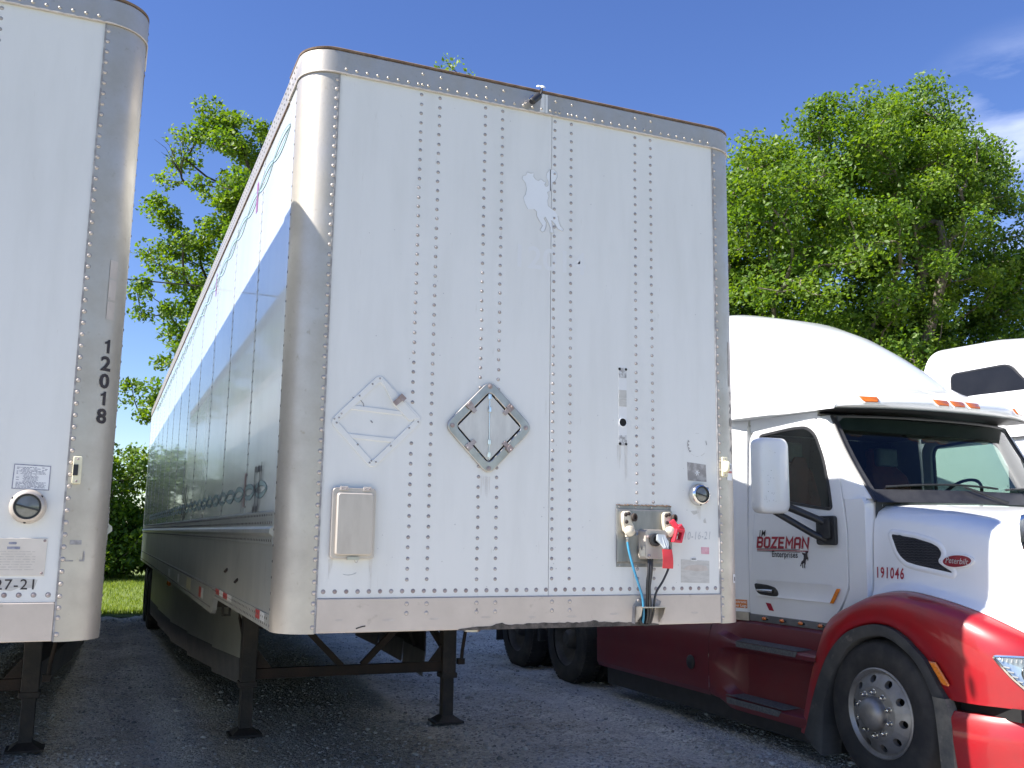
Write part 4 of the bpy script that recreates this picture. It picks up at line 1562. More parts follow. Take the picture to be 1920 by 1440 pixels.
        MB().lathe([(.0075, 0), (.0085, .006), (.0085, .014), (.006, .016), (.006, .03)], (gx - .010, -.034, 1.64), (0, 0, -1), 10).build("hose_fitting", 'steel', P, smooth=40)
    # electrical socket box
    q = MB()
    rows = [[(x, -y, z) for x, z in rrect(0.612 - k, 0.738 + k * .2, 1.526 - k * .2, 1.676 + k * .2, .014)] for k, y in ((.018, .0145), (.004, .045), (0, .058), (.004, .064))]
    q.loft(rows)
    q.build("socket_box", 'boxtan', P, smooth=35)
    q = MB()
    q.prism([(0.587, -.02, 1.542), (0.610, -.05, 1.535), (0.610, -.05, 1.59), (0.603, -.045, 1.595), (0.598, -.035, 1.565), (0.590, -.03, 1.592)], (0, -.006, 0))
    q.build("box_bracket", 'cream2', P, smooth=None)
    for x, z in ((0.622, 1.640), (0.728, 1.640), (0.628, 1.540)):
        MB().lathe([(.0085, 0), (.0085, .006), (.004, .009), (0, .009)], (x, -.064, z), (0, -1, 0), 8).build("bolt", 'rivet_rust', P, smooth=30)
    q = MB().lathe([(.034, 0), (.034, .018), (.026, .022), (.020, .022), (.018, .010), (0, .010)], (0.662, -.064, 1.625), (0, -1, 0), 20)
    q.build("socket", 'black', P, smooth=40)
    q = MB()
    q.prism([(.660, -.086, 1.652), (.702, -.090, 1.650), (.718, -.106, 1.612), (.712, -.118, 1.576), (.684, -.118, 1.578), (.672, -.10, 1.604), (.656, -.088, 1.622)], (.003, -.008, .004))
    q.bar((.690, -.096, 1.645), (.695, -.124, 1.585), .006, .006)
    q.bar((.703, -.097, 1.643), (.707, -.124, 1.585), .006, .006)
    q.build("socket_lid", 'flapgrey', P, smooth=None, bevel=.002)

    def hose(pts, r, mat):
        c = catmull(pts, 28)
        MB().tube([tuple(p) for p in c], r, 8).build("hose", mat, P, smooth=60)
    hose([(0.514, -.034, 1.612), (0.518, -.045, 1.56), (0.540, -.055, 1.47), (0.572, -.050, 1.39), (0.598, -.045, 1.32), (0.606, -.04, 1.24), (0.612, -.02, 1.19)], .0065, 'hose_blue')
    hose([(0.640, -.04, 1.524), (0.632, -.05, 1.46), (0.624, -.05, 1.39), (0.626, -.045, 1.31), (0.632, -.04, 1.24), (0.634, -.02, 1.19)], .0075, 'hose_black')
    hose([(0.652, -.042, 1.524), (0.645, -.052, 1.46), (0.637, -.052, 1.39), (0.638, -.05, 1.31), (0.645, -.045, 1.24), (0.646, -.02, 1.19)], .0075, 'hose_black')
    hose([(0.664, -.04, 1.524), (0.655, -.045, 1.45), (0.645, -.04, 1.36), (0.648, -.045, 1.30), (0.652, -.04, 1.24), (0.652, -.02, 1.19)], .005, 'hose_black')
    hose([(0.765, -.034, 1.612), (0.772, -.045, 1.56), (0.762, -.05, 1.49), (0.725, -.045, 1.41), (0.682, -.045, 1.35), (0.668, -.045, 1.29), (0.665, -.04, 1.24), (0.66, -.02, 1.19)], .0062, 'hose_black')
    # bracket that gathers the hoses
    B = empty("hose_bracket", (0, 0, 0), T)
    q = MB()
    q.prism([(0.575, -.009, 1.276), (0.722, -.009, 1.276), (0.722, -.075, 1.276), (0.575, -.075, 1.276)], (0, 0, -.005))
    q.prism([(0.575, -.009, 1.271), (0.575, -.075, 1.271), (0.575, -.06, 1.228), (0.575, -.009, 1.19)], (.005, 0, 0))
    q.prism([(0.717, -.009, 1.271), (0.717, -.075, 1.271), (0.717, -.06, 1.238), (0.717, -.009, 1.19)], (.005, 0, 0))
    # a slot in the top plate is left by the hoses that pass in front of the wall
    q.build("bracket_plate", 'steel', B, smooth=None, bevel=.001)
    q = MB().lathe([(.045, 0), (.045, .014), (.034, .018), (.032, .004), (.0, .003)], (0.630, -.0085, 1.218), (0, -1, 0), 20)
    q.build("grommet", 'rubber', B, smooth=40)
    q = MB()
    front_prism(q, [(0.552, 1.19), (0.558, 1.275), (0.575, 1.305), (0.60, 1.316), (0.70, 1.316), (0.735, 1.30), (0.725, 1.278), (0.572, 1.278), (0.572, 1.185)], -.0082, .0012)
    q.build("stain", 'residue_dark', B, smooth=None)
    # empty fixings where a unit was removed
    F = empty("mounting_marks", (0, 0, 0), T)
    q = MB()
    front_prism(q, [(0.483, 2.14), (0.533, 2.14), (0.533, 2.57), (0.483, 2.57)], 0, .0010)
    q.build("residue_strip", 'ghost2', F, smooth=None)
    for z0, z1, mt in ((2.500, 2.556, 'residue_speck'), (2.388, 2.432, 'residue'), (2.342, 2.386, 'residue'), (2.128, 2.184, 'residue_speck')):
        q = MB()
        front_prism(q, [(0.484, z0), (0.531, z0), (0.531, z1), (0.484, z1)], -.0012, .0012)
        q.build("residue_patch", mt, F, smooth=None)
    for x, z, r in ((.488, 2.548, .0075), (.528, 2.548, .0075), (.489, 2.137, .0075), (.527, 2.136, .0075), (.507, 2.254, .0215)):
        q = MB()
        disc(q, x, z, r, -.0026, -.0034, 20)
        q.build("bolt_hole", 'hole', F, smooth=None)
    q = MB().lathe([(.0245, 0), (.0245, .005), (.0218, .005), (.0218, 0)], (.507, -.001, 2.254), (0, -1, 0), 24, cap=False)
    q.build("hole_rim", 'ghost', F, smooth=40)
    # ring residue, grey patch, vent, stickers
    q = MB()

    def arc(cx, cz, r, a0, a1, w, n=10):
        o = []
        i = []
        for k in range(n + 1):
            t = math.radians(a0 + (a1 - a0) * k / n)
            ww = w * (0.55 + 0.45 * math.sin(k * 2.1))
            o.append((cx + r * math.cos(t), -.001, cz + r * math.sin(t)))
            i.append((cx + (r - ww) * math.cos(t), -.001, cz + (r - ww) * math.sin(t)))
        return o, i
    for a0, a1, w in ((158, 222, .015), (2, 24, .010)):
        o, i = arc(.985, 2.155, .066, a0, a1, w)
        q.add(o + i, [(k, k + 1, k + 1 + len(o), k + len(o)) for k in range(len(o) - 1)])
    q.build("glue_ring", 'residue_dark', T, smooth=None)
    q = MB()
    for a0, a1, w in ((232, 250, .002), (262, 276, .003), (292, 318, .005), (80, 98, .003)):
        o, i = arc(.985, 2.155, .066, a0, a1, w)
        q.add(o + i, [(k, k + 1, k + 1 + len(o), k + len(o)) for k in range(len(o) - 1)])
    q.build("glue_ring", 'residue', T, smooth=None)
    q = MB()
    front_prism(q, [(.917, 2.056), (1.040, 2.046), (1.043, 1.950), (.919, 1.954)], 0, .0012)
    q.build("grey_patch", 'residue_dark', T, smooth=None)
    q = MB()
    for a in (0.1, 1.15, 2.2):
        d = V(math.cos(a), 0, math.sin(a)) * random.uniform(.014, .026)
        c = V(.982, -.0016, 1.998)
        q.bar(c - d, c + d, .0035, .001, up=(0, 1, 0))
    q.build("scratch", 'ghost', T, smooth=None)
    round_vent(T, 0.985, 1.877, 0.060, 'chrome')
    q = MB()
    front_prism(q, [(.935, 1.785), (.985, 1.79), (.99, 1.778), (.955, 1.765)], 0, .001)
    front_prism(q, [(1.018, 1.735), (1.03, 1.75), (1.038, 1.72), (1.02, 1.722)], 0, .001)
    q.build("glue_spot", 'residue', T, smooth=None)
    g = text_geo("10-16-21", .062, shear=.2, space=1.15)
    text_obj("pen_date", g, lambda u, v: (.884 + u * .70, -.0011, 1.628 + v + u * .02), 'marker_faint', T)
    q = MB()
    front_prism(q, [(1.000, 1.590), (1.052, 1.588), (1.052, 1.550), (1.000, 1.552)], 0, .001)
    q.build("faded_sticker", 'pinkfade', T, smooth=None)
    q = MB()
    front_prism(q, [(.868, 1.521), (1.052, 1.514), (1.050, 1.392), (.866, 1.398)], 0, .001)
    q.build("sticker_residue", 'residue', T, smooth=None)
    q = MB()
    front_prism(q, [(.882, 1.468), (.912, 1.488), (.97, 1.494), (1.03, 1.486), (1.045, 1.462), (.97, 1.458)], -.0012, .0008)
    q.build("sticker_residue", 'stain', T, smooth=None)
    q = MB()
    front_prism(q, [(.932, 1.532), (.970, 1.531), (.970, 1.515), (.932, 1.516)], -.0012, .001)
    q.build("barcode_label", 'paper', T, smooth=None)
    q = MB()
    x = .936
    while x < .965:
        w = random.choice((.001, .0018, .0025))
        front_prism(q, [(x, 1.528), (x + w, 1.528), (x + w, 1.519), (x, 1.519)], -.0024, .0004)
        x += w + .0015
    stuff(q.build("barcode", 'ink', T, smooth=None))
    # ghost of an old company emblem and number
    crop = [(490, 305), (540, 325), (582, 320), (580, 370), (605, 405), (640, 425), (680, 400), (712, 432), (748, 440), (725, 480), (750, 505), (775, 490), (778, 440), (750, 380), (758, 320), (790, 280), (850, 270), (890, 310), (900, 370), (870, 430), (830, 450),
            (815, 560), (765, 580), (785, 640), (768, 690), (775, 760), (805, 790), (860, 830), (905, 900), (920, 980), (945, 1040), (985, 1085), (965, 1108), (905, 1080), (870, 1020), (840, 985), (820, 960), (835, 1060), (850, 1130), (800, 1125), (805, 1060), (780, 1000), (735, 912), (718, 935), (750, 985), (745, 1050), (725, 1105), (695, 1118), (665, 1090), (700, 1030), (660, 975), (620, 900), (618, 840), (580, 808), (500, 808), (465, 740), (440, 650), (470, 610), (485, 530), (465, 450), (425, 400), (435, 355), (475, 350)]

    def to_front(cx, cy):
        px, py = 920 + cx / 7.2, 280 + cy / 7.2
        d = FWD + RGT * ((px - 960) / 1788.6172) + UPV * ((720 - py) / 1788.6172)
        t = -CAM.y / d.y
        p = CAM + d * t
        return p.x, p.z
    em = [to_front(*p) for p in crop]
    q = MB()
    front_prism(q, em, 0, .0008)
    q.build("emblem_ghost", 'ghost', T, smooth=None)
    q = MB()
    loop = [(x, -.0012, z) for x, z in em]
    q.tube(loop[28:54], .0021, 4)
    q.tube(loop[54:] + loop[:28], .0012, 4)
    q.build("emblem_outline", 'outline', T, smooth=None)
    q = MB()
    x, z = to_front(806, 400)
    q.box(x - .0025, x + .002, -.0018, -.0006, to_front(808, 560)[1], to_front(812, 275)[1])
    q.build("open_seam", 'ink', T, smooth=None)
    front_text("ghost_number", "12014", -.16, 3.055, .17, 'ghost2', T, y=-.0006, bold=.02, space=1.05)
    # dirt on the bottom rail
    q = MB()
    xs = np.linspace(-.42, .72, 70)
    tops = [1.181 + .024 * max(0, math.sin((x + .42) / 1.14 * math.pi)) ** .6 * (0.72 + .28 * random.random()) + (.014 * math.exp(-((x - .33) / .018) ** 2) + .012 * math.exp(-((x + .2) / .03) ** 2)) for x in xs]
    q.grid([[(x, -.0093, 1.1755) for x in xs], [(x, -.0093, t) for x, t in zip(xs, tops)]])
    q.build("grease_smear", 'grease', T, smooth=None)
    q = MB()
    for k in range(9):
        x = -1.02 + .245 * k + random.uniform(-.03, .03)
        w = random.uniform(.02, .035)
        z = 1.232 + random.uniform(-.004, .006)
        front_prism(q, [(x - w, z), (x - w * .5, z + .005), (x + w * .6, z + .005), (x + w, z + .001), (x + w * .5, z - .005), (x - w * .5, z - .005)], -.0082, .0008)
    q.build("scuff_mark", 'stain', T, smooth=None)
    q = MB()
    q.tube([(-.93, -.0085, 1.196), (-.90, -.0085, 1.205), (-.885, -.0085, 1.207)], .003, 4)
    q.tube([(-.325, -.0085, 1.265), (-.324, -.0085, 1.28)], .002, 4)
    q.build("scratch", 'grease', T, smooth=None)
    # marker lamp, tag and number on the right post
    marker_lamp(T, 1.158, 1.982, 2.094)
    post_patch("white_label", T, .058, .115, 1.965, 2.062, 'paper')
    g = text_geo("J451", .030, bold=.02)
    text_obj("label_print", g, lambda u, v: (*on_post(.068 + u * .75, .0072), 2.030 + v), 'ink', T)
    q = MB()
    for k in range(7):
        a = .064 + .007 * k
        p0 = on_post(a, .0072)
        p1 = on_post(a + .0045, .0072)
        q.add([(*p0, 2.006), (*p1, 2.006), (*p1, 2.018), (*p0, 2.018)], [(0, 1, 2, 3)])
    q.build("label_print", 'tape_red', T, smooth=None)
    post_patch("small_label", T, .10, .135, 1.392, 1.44, 'paper')
    post_patch("label_print", T, .112, .125, 1.402, 1.425, 'ink', off=.0068)
    stack_number(T, "12014", .118, 2.432, .0785, .072, 'ink_fade')
    for z0, z1 in ((2.60, 2.68), (2.69, 2.77), (2.51, 2.585)):
        post_patch("old_number_mark", T, .095, .128, z0, z1, 'stain', off=.0058)
    # clearance lamp dangling from the roof edge
    L = empty("clearance_lamp", (-0.037, -0.02, 4.06), T)
    q = MB()
    q.tube([(.03, .02, .012), (.028, -.012, .012), (.02, -.02, -.02), (.012, -.025, -.045)], .005, 6)
    q.build("lamp_wire", 'black', L, smooth=60)
    a = V(.006, -.028, -.040)
    b = V(-.050, -.045, -.098)
    MB().tube([a, a.lerp(b, .08), a.lerp(b, .92), b], [.012, .020, .020, .014], 12).build("lamp_body", 'black', L, smooth=40)
    MB().tube([a.lerp(b, .45) + V(-.018, 0, .012), a.lerp(b, .98) + V(-.016, 0, .010)], .006, 6).build("lamp_clip", 'chrome', L, smooth=40)
    q = MB()
    q.dome((.035, .0, .022), (0, -.5, 1), .02, .012, 8)
    q.dome((.012, .0, .022), (0, -.5, 1), .014, .01, 8)
    q.build("lamp_bracket", 'white', L, smooth=50)
    q = MB()
    front_prism(q, [(-.012, 3.945), (.018, 3.945), (.018, 4.05), (.004, 4.05), (-.004, 4.02)], -.0092, .0008)
    front_prism(q, [(.022, 3.945), (.036, 3.945), (.036, 4.05), (.022, 4.05)], -.0092, .0008)
    q.build("runoff_mark", 'ghost2', T, smooth=None)
    # dents and specks
    q = MB()
    r = random.Random(5)
    for k in range(90):
        x = r.uniform(-1.08, 1.08)
        z = r.choice((r.uniform(1.36, 1.8), r.uniform(1.36, 3.9)))
        if 0.45 < x < .82 and z < 1.82 or x < -.84 and z < 2.45:
            continue
        q.dome((x, 0.0, z), (0, -1, 0), r.uniform(.0012, .0035), .0006, 6)
    stuff(q.build("dirt_speck", 'outline', T, smooth=None, recalc=False))


near_details()


def front_weeps(T):
    r = random.Random(12)
    q = MB()
    dep = 0
    for x, z, L, w in ((.488, 2.13, .16, .006), (.527, 2.13, .22, .007), (.58, 1.478, .12, .008), (.69, 1.478, .10, .010), (-.30, 1.93, .10, .006), (-.27, 1.93, .16, .006), (-1.06, 1.515, .10, .008), (-.87, 1.515, .14, .008), (.985, 1.81, .09, .012)):
        for k in range(3):
            x0 = x + r.uniform(-.012, .012)
            l = L * r.uniform(.4, 1)
            n = 6
            dep += 1
            d = -.0008 - .0001 * (dep % 9)
            a = [(x0 - w * .5 * (1 - t) - .0006, d, z - l * t) for t in np.linspace(0, 1, n)]
            b = [(x0 + w * .5 * (1 - t) + .0006, d, z - l * t) for t in np.linspace(0, 1, n)]
            q.grid([a, b])
    stuff(q.build("water_streak", 'weep', T, smooth=None, recalc=False))


front_weeps(near)


def side_graphics():
    T = near
    X = -1.2966

    def sidefn(u, v):
        return (X, u, v)
    # twisted ribbon bands: two strands of lens shaped loops
    for zc, amp, y0, y1, nm in ((1.862, 0.034, 0.50, 14.0, 'low'), (3.775, 0.034, 0.36, 14.0, 'high')):
        fills = MB()
        lines = MB()
        per = 0.44 if nm == 'low' else 0.55
        n = int((y1 - y0) / per)
        for s in (-1, 1):
            up, lo = [], []
            for k in range(n * 12 + 1):
                t = k / 12
                yy = y0 + per * t
                w = abs(math.sin(math.pi * t)) ** .8 * (1 if int(t) % 2 == 0 else -1)
                th = amp * (.20 + .20 * abs(math.sin(math.pi * t)))
                cz = zc + s * amp * w
                up.append((X - .0003 * (s + 1), yy, cz + th))
                lo.append((X - .0003 * (s + 1), yy, cz - th))
            fills.grid([lo, up])
            lines.tube([(X - .0008, p[1], p[2]) for p in up], .0016, 3, cap=False)
            lines.tube([(X - .0008, p[1], p[2]) for p in lo], .0016, 3, cap=False)
        fills.build("ribbon_graphic", 'teal', T, smooth=None)
        lines.build("ribbon_outline", 'teal_dark', T, smooth=None)
    q = MB()
    for y, z0, z1, w in ((1.50, 3.66, 3.86, .07), (3.9, 3.66, 3.86, .07)):
        q.add([(X - .0012, y, z0), (X - .0012, y + w, z0), (X - .0012, y + w, z1), (X - .0012, y, z1)], [(0, 1, 2, 3)])
    q.build("pink_mark", 'pink', T, smooth=None)
    q = MB()
    for y, z0, z1, w in ((1.30, 1.78, 1.98, .075),):
        q.add([(X - .0012, y + .02, z0), (X - .0012, y + w + .02, z0), (X - .0012, y + w - .02, z1), (X - .0012, y - .02, z1)], [(0, 1, 2, 3)])
    q.build("mauve_mark", 'mauve', T, smooth=None)
    # slanting brush strokes and the length number
    q = MB()
    for y, z0, z1, sl, w in ((1.46, 1.66 + .09, 1.92, -.12, .02), (5.75, 1.76, 2.05, -.3, .06), (5.95, 1.74, 2.10, -.3, .09), (6.2, 1.78, 2.08, -.35, .07), (3.25, 1.78, 1.95, -.1, .02)):
        q.add([(X - .0014, y, z0), (X - .0014, y + w, z0), (X - .0014, y + w + sl, z1), (X - .0014, y + sl * .9, z1)], [(0, 1, 2, 3)])
    q.build("brush_stroke", 'ink_side', T, smooth=None)
    # text on the left side reads toward the nose for someone standing beside it
    g = text_geo("53'", .37, bold=0, shear=.12)
    text_obj("length_number", g, lambda u, v: (X - .0045, 0.98 - u * .68, 1.742 + v), 'ink_side', T)
    # reflective tape on the bottom rail
    def tape(y0, y1, mat, z0=1.205, z1=1.262, x=-1.3008):
        q = MB()
        q.box(x - .0008, x, y0, y1, z0, z1)
        q.build("reflective_tape", mat, T, smooth=None)
    tape(.475, .62, 'tape_red', 1.205, 1.2485)
    tape(.33, .473, 'tape_white', 1.205, 1.2485)
    for k in range(4):
        tape(1.62 + .22 * k, 1.838 + .22 * k, 'tape_white' if k % 2 == 0 else 'tape_red', 1.212, 1.2485)
    tape(3.35, 3.52, 'tape_white', 1.12, 1.2)
    tape(3.53, 3.72, 'tape_red', 1.12, 1.2)
    tape(4.5, 4.95, 'tape_cream', 1.12, 1.22)
    tape(5.9, 6.1, 'tape_white', 1.12, 1.2)
    tape(7.3, 7.6, 'tape_white', 1.12, 1.2)
    q = MB()
    for y, z in ((1.95, 1.40), (1.42, 1.36)):
        q.tube([(-1.2955, y, z), (-1.305, y + .01, z - .012), (-1.31, y + .02, z - .02)], .008, 6)
    q.build("tie_hook", 'rusty', T, smooth=50)
    q = MB()
    q.lathe([(.04, 0), (.05, .03), (.02, .05), (0, .05)], (-1.20, 8.6, .985), (-1, 0, 0), 12)
    q.build("side_lamp", 'amber', T, smooth=50)


side_graphics()


def left_details():
    T = left
    q = MB()
    front_prism(q, [(.921, 1.902), (1.056, 1.898), (1.056, 1.799), (.919, 1.803)], 0, .0012)
    q.build("inspection_sticker", 'paper', T, smooth=None)
    ob = [(.921, 1.902), (1.056, 1.898), (1.056, 1.799), (.919, 1.803)]
    q = MB()
    q.ring([(x, -.0016, z) for x, z in inset(ob, -.0025)], [(x, -.0016, z) for x, z in inset(ob, .0015)])
    q.build("sticker_border", 'print_', T, smooth=None)
    q = MB()
    r = random.Random(2)
    for k in range(17):
        z = 1.892 - .0052 * k
        x = .930
        if 5 < k < 12 and k % 2:
            x = .955
        lim = 1.046 - (0.03 if 5 < k < 12 else 0) - r.random() * .01
        while x < lim:
            w = r.uniform(.004, .014)
            if r.random() < .84:
                front_prism(q, [(x, z), (min(x + w, lim), z), (min(x + w, lim), z - .0028), (x, z - .0028)], -.0014, .0003)
            x += w + .0025
    stuff(q.build("fine_print", 'print_', T, smooth=None))
    round_vent(T, .985, 1.728, .070, 'boxtan')
    q = MB()
    front_prism(q, [(.60, 1.594), (1.070, 1.598), (1.068, 1.443), (.60, 1.447)], 0, .004)
    q.build("data_plate", 'plate', T, smooth=None, bevel=.001)
    q = MB()
    front_prism(q, rrect(.926, .956, 1.572, 1.582, .004), -.0042, .0005)
    front_prism(q, [(.922, 1.563), (.970, 1.563), (.970, 1.552), (.922, 1.552)], -.0042, .0005)
    q.build("plate_print", 'print_', T, smooth=None)
    q = MB()
    for k in range(8):
        z = 1.545 - .0105 * k
        x = .64
        while x < 1.02:
            w = r.uniform(.01, .05)
            front_prism(q, [(x, z), (min(x + w, 1.03), z), (min(x + w, 1.03), z - .004), (x, z - .004)], -.0042, .0004)
            x += w + .006
    stuff(q.build("plate_print", 'print_tan', T, smooth=None))
    for x, z in ((1.060, 1.588), (1.058, 1.455)):
        MB().dome((x, -.004, z), (0, -1, 0), .006, .003, 8).build("screw", 'rivet_rust', T)
    q = MB()
    front_prism(q, [(.60, 1.432), (.98, 1.434), (1.046, 1.428), (1.036, 1.394), (.98, 1.396), (.95, 1.382), (.86, 1.394), (.60, 1.388)], 0, .001)
    q.build("sticker_residue", 'residue', T, smooth=None)
    g = text_geo("2-27-21", .060, bold=.004, space=1.12)
    w = max(a for a, b in g[0])
    text_obj("pen_date", g, lambda u, v: (1.034 - w * 1.03 + u * 1.03, -.0022, 1.389 + v), 'ink', T)
    marker_lamp(T, 1.160, 1.828, 1.945, True)
    stack_number(T, "12018", .118, 2.408, .0775, .088, 'ink', bold=.03)
    for z0, z1 in ((2.56, 2.64), (2.65, 2.74), (2.75, 2.83)):
        post_patch("old_number_mark", T, .10, .138, z0, z1, 'alu_dull', off=.0056)
    q = MB()
    for a0, a1, z0, z1 in ((.030, .075, 1.573, 1.592), (.018, .048, 1.503, 1.508), (.072, .09, 1.503, 1.510), (.086, .092, 1.503, 1.545)):
        p0 = on_post(a0, .0062)
        p1 = on_post(a1, .0062)
        q.add([(*p0, z0), (*p1, z0), (*p1, z1), (*p0, z1)], [(0, 1, 2, 3)])
    q.build("sticker_residue", 'residue_dark', T, smooth=None)


left_details()

# things hung on the near trailer's couplings
q = MB()
k = empty("coupling_lock", (0.80, -0.055, 1.66), None, "bright red plastic lock clipped over the right air coupling", "lock")
q.bar((-.025, 0, .07), (.012, -.012, .02), .022, .03)
q.bar((.012, -.012, .045), (.035, -.012, .015), .03, .03)
q.build("lock_arm", 'redlock', k, smooth=None, bevel=.005)
q = MB()
q.ring([(a, -.035, b) for a, b in ((-.035, -.045), (.02, -.05), (.042, .02), (-.012, .028))], [(a, -.035, b) for a, b in ((-.015, -.03), (.010, -.034), (.022, .006), (-.004, .010))], (0, .04, 0))
q.build("lock_cage", 'redlock', k, smooth=None, bevel=.004)
tg = empty("red_tag", (0.70, -0.12, 1.60), None, "long red tag hanging under the grey lid of the electrical socket", "tag")
rows = []
for i in range(8):
    t = i / 7
    z = -.022 - .10 * t
    y = -.008 - .012 * math.sin(t * 2.4) + .012 * t
    rows.append([(-.030 + .003 * t, y, z), (.0 + .003 * t, y - .003, z - .001), (.030 + .008 * t, y, z - .002)])
fr = [[(a, b, c) for a, b, c in rr] for rr in rows]
bk = [[(a, b + .002, c) for a, b, c in reversed(rr)] for rr in rows]
MB().loft([f + b for f, b in zip(fr, bk)]).build("tag_ribbon", 'redtag', tg, smooth=50)


# ================================================================== tractors
HOOD_TOP = [(-.62, 1.40), (-.45, 1.60), (-.2, 1.73), (.2, 1.835), (.6, 1.90), (.97, 1.935)]
BOUND = [(-.62, .80), (-.5, .90), (-.325, 1.04), (-.07, 1.168), (.13, 1.23), (.34, 1.272), (.57, 1.297), (.78, 1.275), (.96, 1.21), (1.0, 1.19)]
TAPER = [(-.70, .52), (-.6, .63), (-.4, .81), (-.2, .92), (0, .975), (.2, .995), (.5, 1.0), (1.6, 1.0)]


def taper(y):
    return smooth_tab(TAPER, y)


def hood_half(y):
    zt = smooth_tab(HOOD_TOP, y)
    zb = smooth_tab(BOUND, y)
    k = 1.0 if y > .2 else smooth_tab([(-.7, .74), (-.4, .90), (-.1, .975), (.2, 1.0)], y)
    pr = [(0, zt), (-.22, zt - .002), (-.42, zt - .007), (-.60, zt - .012), (-.76, zt - .022), (-.87, zt - .042), (-.935, zt - .085), (-.965, zt - .15), (-.98, zt - .25),
          (-.988, max(zt - .42, zb + .2)), (-.992, zb + .15), (-1.0, zb + .08), (-1.025, zb + .03), (-1.07, zb + .004), (-1.03, zb - .05)]
    pr = [(u * (k + (1 - k) * min(1, max(0, (zb + .12 - z) / .12))), z) for u, z in pr]
    return [(u * taper(y), z) for u, z in pr]


def hood_u(y, z):
    pr = hood_half(y)
    for (u0, z0), (u1, z1) in zip(pr, pr[1:]):
        if z0 >= z >= z1:
            return u0 + (u1 - u0) * ((z0 - z) / max(1e-6, z0 - z1))
    return pr[-1][0]


FEN_IN = [(1.50, .20), (1.383, .508), (1.285, .70), (1.193, .838), (1.065, .955), (.938, 1.021), (.755, 1.068), (.60, 1.058), (.469, 1.005), (.38, .94), (.298, .871), (.20, .72), (.150, .655)]
FEN_OUT = [(1.575, .20), (1.47, .55), (1.35, .85), (1.22, 1.07), (1.0, 1.19), (.78, 1.275), (.57, 1.297), (.34, 1.272), (.13, 1.23), (-.07, 1.168), (-.325, 1.04), (-.56, .85), (-.62, .660)]
FLARE_IN = [(1.32, .08), (1.285, .40), (1.20, .62), (1.09, .77), (.99, .88), (.89, .945), (.74, .985), (.62, .98), (.50, .93), (.41, .87), (.34, .79), (.265, .65), (.240, .57)]


